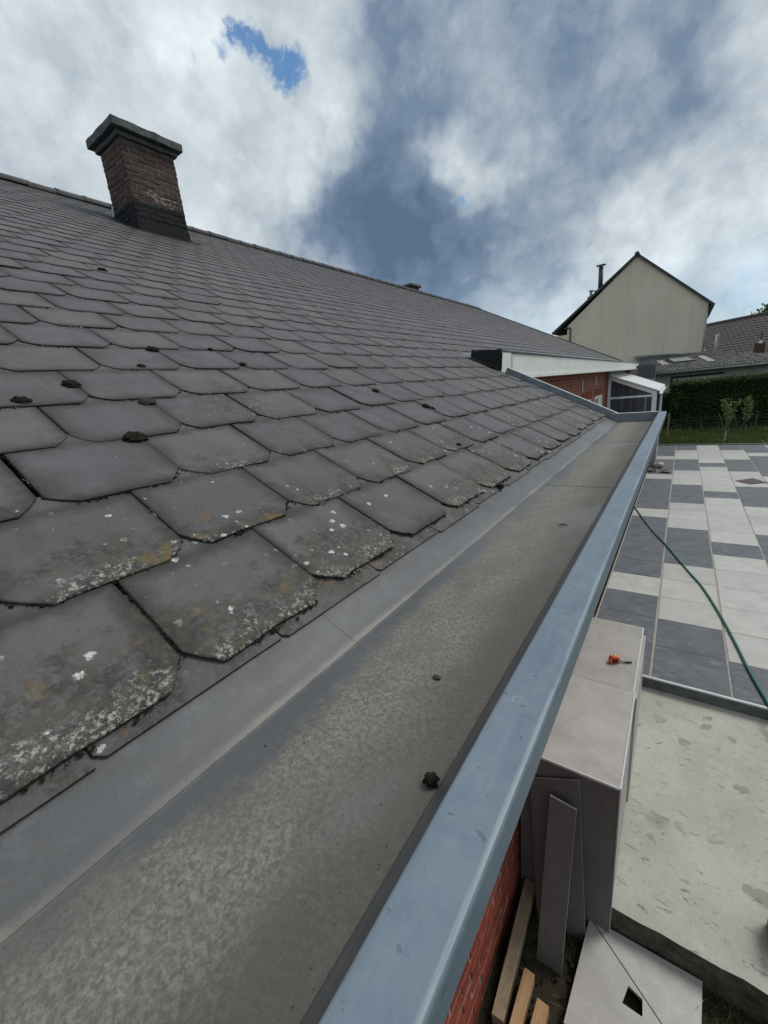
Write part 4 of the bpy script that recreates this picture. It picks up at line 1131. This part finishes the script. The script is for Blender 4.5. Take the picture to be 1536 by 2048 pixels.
for k in range(9):
    y = CY0 - .02 + k * .61
    obj('rib', MB().prism([(CX0 - .08, y - .012, zh + .0625), (CX1 + .05, y - .012, ze + .0645), (CX1 + .05, y + .012, ze + .0645), (CX0 - .08, y + .012, zh + .0625)], (0, 0, .012)), 'white_board', rf)
obj('wall_flashing', MB().box(CX0 - .075, CX0 + .0, CY0 - .07, CY0 - .01, zh - .20, zh + .08), 'black_plastic', cv, .003)
obj('gutter', MB().sweep([(CX1 + .065, ze + .03), (CX1 + .07, ze - .05), (CX1 + .15, ze - .05), (CX1 + .165, ze + .04)], CY0 - .06, CY1), 'white_pvc', cv, norm=False)
for (x, w, z) in ((-1.80, .10, 2.05), (-1.60, .14, 2.05), (-1.36, .07, 2.05)):
    cbox('blind', x, x + w, CY0 + .4, CY0 + .41, 1.1, 2.4, mat='curtain', bv=0)
cbox('floor', CX0, CX1, CY0 + .1, CY1, -.12, -.06, mat='grey_wall', bv=0)

# ------------------------------------------------------------------ lawn grass, weeds, hedge, fence, saplings
def blades(name, area, n, h, mat, label, zf, seed, w=.006, lean=.5):
    rr = random.Random(seed); V = []; F = []
    for k in range(n):
        x = rr.uniform(area[0], area[1]); y = rr.uniform(area[2], area[3]); z = zf
        if area[4] and not area[4](x, y): continue
        hh = h * rr.uniform(.4, 1.3) * (.55 + .9 * max(0, mnoise(Vector((x * .9, y * .9, seed))) + .35)); a = rr.uniform(0, 6.28); l = rr.uniform(0, lean) * hh; ww = w * rr.uniform(.6, 1.4)
        dx_, dy_ = math.cos(a), math.sin(a); a2 = rr.uniform(0, 6.28); ox, oy = math.cos(a2) * ww, math.sin(a2) * ww
        o0 = len(V)
        V += [(x - ox, y - oy, z), (x + ox, y + oy, z), (x + dx_ * l * .35 + ox * .8, y + dy_ * l * .35 + oy * .8, z + hh * .6), (x + dx_ * l * .35 - ox * .8, y + dy_ * l * .35 - oy * .8, z + hh * .6), (x + dx_ * l, y + dy_ * l, z + hh)]
        F += [(o0, o0 + 1, o0 + 2, o0 + 3), (o0 + 3, o0 + 2, o0 + 4)]
    b = MB().add(V, F); o = obj(name, b, mat, norm=False); tag(o, label, None, None, 'stuff'); return o
blades('lawn_grass', (-3, 9, 18.98, 24.6, None), 26000, .16, 'grass_blade', 'rough green grass beyond the terrace', -.125, 3, .012)
blades('side_grass', (2.56, 5, 6, 18.9, None), 9000, .12, 'grass_blade', 'grass along the right side of the terrace', -.135, 5, .01)
blades('tall_weeds', (-1.5, 9, 22.6, 24.3, None), 260, .62, 'dry_stalk', 'thin pale weed stalks in front of the hedge', -.13, 8, .007, .5)
def nearok(x, y): return not (-.235 < x < .34 and 1.39 < y < 1.94) and not (x < -.08 and y > 1.86)
blades('near_grass', (-.25, 3.2, .55, 1.945, nearok), 16000, .15, 'dark_grass_blade', 'dark tufted grass between the slab and the house', GZ - .02, 11, .0042, .8)
blades('near_straw', (-.6, 2.2, .7, 1.94, nearok), 420, .12, 'dry_stalk', 'dry straw in the dark grass', GZ - .01, 12, .0022, 1.6)
b = MB()
for k in range(420):
    x = rng.uniform(-.6, .2); y = rng.uniform(.8, 1.9)
    if not nearok(x, y): continue
    b.lump((x, y, GZ + .005 + .02 * rng.random()), rng.uniform(.004, .016), 1, .5, 2, (1, 1, .7), k)
o = obj('soil_clods', b, 'soil'); tag(o, 'loose soil clods beside the wall', None, None, 'stuff')

def leafcloud(pts, size, rr, up=.3):
    V = []; F = []
    for p in pts:
        a = rr.uniform(0, 6.28); e_ = rr.uniform(-.6, 1.0)
        d = Vector((math.cos(a) * math.cos(e_), math.sin(a) * math.cos(e_), math.sin(e_)))
        s_ = d.cross(Vector((rr.gauss(0, 1), rr.gauss(0, 1), rr.gauss(0, 1)))).normalized()
        L = size * rr.uniform(.6, 1.4); w = L * .32; p = Vector(p); o0 = len(V)
        V += [p, p + d * L * .5 + s_ * w, p + d * L, p + d * L * .5 - s_ * w]; F.append((o0, o0 + 1, o0 + 2, o0 + 3))
    return MB().add(V, F)
hg = root('hedge', (4, 25.2, -.12), 'tall dark green clipped hedge behind the lawn', 'hedge')
hx0, hx1, hy0, hy1 = -.42, 11.0, 24.35, 26.0
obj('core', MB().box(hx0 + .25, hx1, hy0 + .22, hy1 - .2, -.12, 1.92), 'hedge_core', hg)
rr = random.Random(21); pts = []
def hb(x, z): return .10 * mnoise(Vector((x * 1.3, z * 1.6, 0))) + .05 * mnoise(Vector((x * 4, z * 4, 3)))
for k in range(27000):
    x = rr.uniform(hx0, hx1); z = rr.uniform(-.1, 2.08); pts.append((x, hy0 + .1 + hb(x, z) + abs(rr.gauss(0, .10)), z))
for k in range(20000):
    x = rr.uniform(hx0, hx1); y = rr.uniform(hy0, hy1); pts.append((x, y, 2.02 + .07 * mnoise(Vector((x * 1.5, y * 2, 9))) + rr.gauss(0, .05) + (.12 * rr.random() if rr.random() < .1 else 0)))
for k in range(5000):
    y = rr.uniform(hy0, hy1); z = rr.uniform(-.1, 2.05); pts.append((hx0 + abs(rr.gauss(0, .10)) + hb(y, z), y, z))
for k in range(3500):
    x = rr.uniform(-.85, -.38); z = rr.uniform(-.1, 1.62); pts.append((x, hy0 + .35 + abs(rr.gauss(0, .2)), z))
obj('foliage', leafcloud(pts, .085, rr), 'hedge_leaf', hg, norm=False)
fn = root('wire_fence', (2, 21.8, -.12), 'thin green wire fence with wooden end post in front of the hedge', 'fence')
obj('post', MB().box(-.41, -.35, 21.75, 21.81, -.12, .93), 'fence_post_wood', fn, .004)
for x in (2.6, 5.2): obj('post', MB().tube([(x, 22.9, -.12), (x, 22.9, .75)], .02, 8), 'fence_green', fn)
for z in (.05, .2, .35, .5, .62): obj('wire', MB().tube([(-.38, 21.8, z), (0.4, 22.9, z), (9, 22.9, z)], .004, 5), 'fence_green', fn)
b = MB()
for k in range(110): b.box(.0 + k * .08, .0025 + k * .08, 22.898, 22.9005, .0, .63)
obj('mesh_wires', b, 'fence_green', fn)
def sapling(name, base, H, spread, label, seed, n=9, stake=None):
    rr = random.Random(seed); r0 = root(name, base, label, 'sapling', 'young trees on the lawn')
    b = MB(); bx, by, bz = base; tips = []
    b.tube([(bx, by, bz), (bx + .02, by, bz + H * .35), (bx, by, bz + H * .6), (bx + .03, by, bz + H)], [.02, .016, .012, .005], 7)
    lv = []
    for k in range(n):
        a = rr.uniform(0, 6.28); h0 = rr.uniform(.32, .7) * H; L = rr.uniform(.25, .5) * H
        tip = Vector((bx + math.cos(a) * spread * rr.uniform(.5, 1), by + math.sin(a) * spread * .7, bz + min(h0 + L, H * .98)))
        p0 = Vector((bx + .01, by, bz + h0)); mid = p0.lerp(tip, .5) + Vector((0, 0, -.05))
        b.tube([p0, mid, tip], [.008, .006, .003], 6)
        for q in range(34):
            t = rr.uniform(.25, 1.05); p = (p0.lerp(mid, t * 2) if t < .5 else mid.lerp(tip, t * 2 - 1)); lv.append(p + Vector((rr.gauss(0, .03), rr.gauss(0, .03), rr.gauss(0, .03))))
    for q in range(90): lv.append(Vector((bx + rr.gauss(.02, .05), by + rr.gauss(0, .05), bz + H * rr.uniform(.55, 1.03))))
    obj('trunk', b, 'bark', r0, sm=True)
    obj('crown', leafcloud(lv, .07, rr), 'young_leaf', r0, norm=False)
    if stake: obj('stake', MB().tube([(bx - .02, by - .05, bz), (bx + .01, by - .05, bz + stake)], .018, 8), 'stake_wood', r0)
sapling('sapling', (1.45, 20.0, -.12), 1.62, .32, 'wider young tree with pale stake on the lawn', 5, 10, .48)
sapling('sapling', (2.02, 20.4, -.12), 1.62, .12, 'slender upright young tree right of the staked one', 6, 7)

# ------------------------------------------------------------------ cream gable house
GY = 36.0
gh = root('gable_house', (-3.3, 41, -.2), 'tall cream rendered house with plain pointed gable and dark verge', 'house')
gx0, gx1, ze_ = -7.55, .93, 6.55; ax, az = -3.22, 10.28
obj('wall', MB().prism([(gx0, GY, -.2), (gx1, GY, -.2), (gx1, GY, ze_), (ax, GY, az), (gx0, GY, 6.55)], (0, -10, 0)), 'cream_render', gh)
def slope(p, q, th, ya, yb, mat, nm, par):
    p, q = Vector(p), Vector(q)
    d = (q - p).normalized(); up = Vector((-d.z, 0, d.x)); up = up if up.z > 0 else -up
    return obj(nm, MB().prism([Vector((p.x, ya, p.z)), Vector((q.x, ya, q.z)), Vector((q.x, ya, q.z)) + up * th, Vector((p.x, ya, p.z)) + up * th], (0, ya - yb, 0)), mat, par)
rfl = slope((ax, 0, az + .015), (gx1 + .28, 0, ze_ - .21), .10, GY - .12, GY + 10.1, 'house_roof_tile', 'roof', gh)
rfr = slope((ax, 0, az + .016), (gx0 - 1.05, 0, 6.15), .10, GY - .12, GY + 10.1, 'house_roof_tile', 'roof', gh)
slope((ax, 0, az - .03), (gx1 + .26, 0, ze_ - .24), .15, GY - .17, GY - .121, 'verge_dark', 'verge_board', gh)
slope((ax, 0, az - .03), (gx0 - 1.03, 0, 6.12), .15, GY - .172, GY - .123, 'verge_dark', 'verge_board', gh)
obj('ridge', MB().tube([(ax, GY - .2, az + .10), (ax, GY + 10, az + .10)], .14, 10), 'verge_dark', gh, sm=True)
obj('eaves_gutter', MB().box(gx1 + .12, gx1 + .27, GY - .2, GY + 10, ze_ - .20, ze_ - .08), 'verge_dark', gh, .02)
obj('downpipe', MB().tube([(gx1 - .04, GY - .05, 3.5), (gx1 - .02, GY - .05, ze_ - .15)], .045, 8), 'soffit_board', gh, sm=True)
obj('downpipe', MB().tube([(-7.75, GY - .08, 6.42), (-7.34, GY - .08, 6.44), (-7.32, GY - .08, 6.36), (-7.32, GY - .08, 2)], .05, 8), 'dark_pipe', gh)
obj('side_wing', MB().box(gx0 - .95, gx0 - .001, GY + .03, GY + 9, -.2, 5.98), 'cream_render', gh)
obj('wing_vent', MB().box(gx0 - .70, gx0 - .45, GY + .01, GY + .031, 5.45, 5.75), 'red_brick', gh)
ch = obj('chimney', MB().box(-6.95, -5.9, GY + 4.2, GY + 5.0, 6.6, 9.0), 'rear_pot', gh, .02)
for i, x in enumerate((-6.75, -6.4, -6.05)):
    zt = 9.42 if i != 1 else 9.34
    obj('pot', MB().tube([(x, GY + 4.6, 8.99), (x, GY + 4.6, 9.25), (x, GY + 4.6, zt)], [.13, .10, .12], 10), 'rear_pot' if i < 2 else 'dark_pipe', ch, sm=True)
    obj('cowl', MB().box(x - .16, x + .16, GY + 4.45, GY + 4.75, zt + .005, zt + .05), 'dark_pipe', ch, .01)
fl = obj('flue', MB().tube([(-5.62, GY + 1.5, 8.6), (-5.62, GY + 1.5, 10.42)], .155, 14), 'dark_pipe', gh, sm=True)
obj('cowl', MB().box(-5.92, -5.32, GY + 1.25, GY + 1.75, 10.50, 10.54), 'dark_pipe', fl, .01)
obj('collar', MB().tube([(-5.62, GY + 1.5, 8.85), (-5.62, GY + 1.5, 8.98)], .21, 14), 'zinc', fl, sm=True)

# ------------------------------------------------------------------ corrugated outbuilding
ph = R(15); E1 = Vector((math.cos(ph), math.sin(ph), 0)); E2 = Vector((-math.sin(ph), math.cos(ph), 0)); SLP = math.tan(R(10.5)); SO = Vector((-1.36, 30.0, 2.60))
def SP(u, v, n=0.): return SO + E1 * u + E2 * v + Vector((0, 0, v * SLP + n))
sh = root('outbuilding', (1.5, 32, -.15), 'low outbuilding with mossy dark corrugated sheet roof and skylight', 'outbuilding')
b = MB(); V = []; F = []; nu = 360; u0, u1 = -.05, 12.0
def vmax(u):
    # the roof runs back to the gable, then its far edge comes forward
    if u <= 4.0: return 5.85 - u * .05
    return max(1.0, 5.67 - (u - 4.0) * 1.63) if u < 6.1 else max(.8, 2.25 - (u - 6.1) * .12)
nv = 8
for i in range(nu + 1):
    u = u0 + (u1 - u0) * i / nu; w = .045 * math.cos(2 * math.pi * u / .177)
    for j in range(nv + 1): V.append(SP(u, -.08 + (vmax(u) + .08) * j / nv, w))
F = [(i * (nv + 1) + j, (i + 1) * (nv + 1) + j, (i + 1) * (nv + 1) + j + 1, i * (nv + 1) + j + 1) for i in range(nu) for j in range(nv)]
b.add(V, F); sr = obj('roof_sheet', b, 'mossy_corrugated_sheet', sh, sm=True, norm=False)
def patch(nm, ua, ub, va, vb, h, mat):
    obj(nm, MB().prism([SP(ua, va, h), SP(ub, va, h), SP(ub, vb, h), SP(ua, vb, h)], (0, 0, .03)), mat, sr)
patch('skylight_frame', 1.36, 2.58, 2.30, 3.74, .075, 'dark_void'); patch('skylight_pane', 1.46, 2.48, 2.42, 3.62, .095, 'skylight_pane')
for (ua, va, vb) in ((.86, 2.05, 3.65), (1.04, 2.05, 3.65), (3.12, 1.7, 3.7), (3.30, 1.7, 3.7)):
    patch('translucent_strip', ua - .055, ua + .055, va, vb, .05, 'translucent_sheet')
obj('upper_flashing', MB().prism([SP(-.1, 5.70, .06), SP(4.0, 5.50, .06), SP(4.0, 5.85, .10), SP(-.1, 6.05, .10)], (0, 0, .02)), 'zinc', sr)
obj('eave_board', MB().prism([SP(-.05, -.10, -.05), SP(12, -.10, -.05), SP(12, -.10, -.20), SP(-.05, -.10, -.20)], E2 * -.03), 'verge_dark', sh)
obj('eave_gutter', MB().tube([SP(-.05, -.16, -.05), SP(12, -.16, -.05)], .045, 8), 'zinc', sh, sm=True)
obj('wall', MB().prism([SP(0, .25, -.12) , SP(12, .25, -.12), Vector((*SP(12, .25).xy, -.2)), Vector((*SP(0, .25).xy, -.2))], E2 * -.2), 'shed_wall', sh)
def wallbox(nm, ua, ub, za, zb, v, mat):
    P = [Vector((*SP(ua, v).xy, za)), Vector((*SP(ub, v).xy, za)), Vector((*SP(ub, v).xy, zb)), Vector((*SP(ua, v).xy, zb))]
    return obj(nm, MB().prism(P, E2 * -.05), mat, sh)
wallbox('door', .95, 3.4, -.2, 2.16, .22, 'door_grey'); wallbox('door_frame', .84, .948, -.2, 2.28, .215, 'dark_void'); wallbox('door_head', .95, 3.4, 2.165, 2.28, .215, 'dark_void')
wallbox('window_band', 6.0, 11, 1.9, 2.35, .215, 'skylight_pane')
obj('clad_box', MB().box(-2.10, -1.30, 28.2, 28.9, 2.36, 3.09), 'box_clad', sh, .01)
obj('clad_box_base', MB().box(-2.08, -1.32, 28.22, 28.88, -.2, 2.359), 'shed_wall', sh)
obj('clad_roof', MB().box(-2.9, -1.6, 29.0, 35.5, 2.9, 3.15), 'box_clad', sh, .01)
obj('clad_roof_wall', MB().box(-2.85, -1.65, 29.02, 35.5, -.2, 2.899), 'shed_wall', sh)
fp = obj('flue_pipe', MB().tube([(1.53, 36.6, 3.3), (1.56, 36.6, 4.6)], .055, 10), 'pale_pipe', sh, sm=True)
obj('bracket', MB().tube([(1.60, 36.6, 3.86), (1.68, 36.6, 3.86), (1.70, 36.6, 4.62), (1.62, 36.6, 4.62)], .018, 6), 'white_pvc', fp)

# ------------------------------------------------------------------ brown roofed house behind
bh = root('tiled_house', (6, 62, -.2), 'house with broad brown pantile roof rising behind the outbuilding', 'house')
A1 = Vector((-1.2, 66.4, 7.0)); A2 = Vector((14.5, 50.0, 7.0)); ed = (A2 - A1).normalized(); dn = Vector((ed.y, -ed.x, 0))
if dn.y > 0: dn = -dn
V = []; F = []; ncol, nrow = 170, 20; Lr = (A2 - A1).length; run_ = 8.2; drop = 5.2
for j in range(nrow):
    for e_ in (0, 1):
        for i in range(ncol + 1):
            t = i / ncol; f = (j + e_) / nrow
            h = .028 * (1 - e_) * -1 + .03 * math.cos(2 * math.pi * i / 4)
            P = A1 + ed * (Lr * t) + dn * (run_ * f) + Vector((0, 0, -drop * f + h + (.028 if e_ else 0)))
            V.append(P)
for k in range(2 * nrow - 1):
    F += [(k * (ncol + 1) + i, (k + 1) * (ncol + 1) + i, (k + 1) * (ncol + 1) + i + 1, k * (ncol + 1) + i + 1) for i in range(ncol)]
obj('roof', MB().add(V, F), 'brown_pantile', bh, norm=False)
obj('ridge', MB().tube([A1 + Vector((0, 0, .03)), A2 + Vector((0, 0, .03))], .15, 8), 'brown_pantile', bh, sm=True)
obj('rear_slope', MB().add([A1, A2, A2 - dn * 8 + Vector((0, 0, -5)), A1 - dn * 8 + Vector((0, 0, -5))], [(0, 1, 2, 3)]), 'brown_pantile', bh)
b0 = A1 + dn * (run_ - .4); b1 = A2 + dn * (run_ - .4)
obj('wall', MB().add([(b0.x, b0.y, -.2), (b1.x, b1.y, -.2), (b1.x, b1.y, 2.1), (b0.x, b0.y, 2.1)], [(0, 1, 2, 3)]), 'red_brickwork', bh)
ck = obj('chimney', MB().box(4.82, 5.50, 49.6, 50.2, 2.2, 4.02), 'sooty_brick', bh, .01)
obj('cowl', MB().box(5.10, 5.28, 49.8, 50.0, 4.022, 4.28), 'white_pvc', ck, .01)
obj('aerial', MB().tube([(5.19, 49.9, 4.28), (5.2, 49.9, 5.0)], .05, 6), 'black_plastic', ck)

# ------------------------------------------------------------------ far trees
def tree(base, H, Rr, label, seed):
    rr = random.Random(seed); t0 = root('tree', base, label, 'tree', 'trees far behind the houses'); bx, by, bz = base
    b = MB(); b.tube([(bx, by, bz), (bx, by, bz + H * .45), (bx + .3, by, bz + H * .75)], [.35, .28, .1], 8)
    pts = []
    for k in range(16):
        a = rr.uniform(0, 6.28); h = rr.uniform(.42, .92); rad = Rr * math.sin(min(1, (1.06 - h) * 1.9)) * rr.uniform(.4, 1)
        c = Vector((bx + math.cos(a) * rad, by + math.sin(a) * rad, bz + H * h)); b.tube([(bx, by, bz + H * h * .7), c], [.1, .03], 5)
        for q in range(230): pts.append(c + Vector((rr.gauss(0, .28), rr.gauss(0, .28), rr.gauss(0, .24))) * Rr)
    obj('trunk', b, 'bark', t0); obj('crown', leafcloud(pts, .5, rr), 'tree_leaf', t0, norm=False)
tree((12.0, 118, -.2), 13.0, 2.6, 'green treetop above the brown roof ridge, left of the taller one', 31)
tree((14.6, 121, -.2), 14.6, 3.2, 'taller green treetop above the brown roof at the right picture edge', 32)
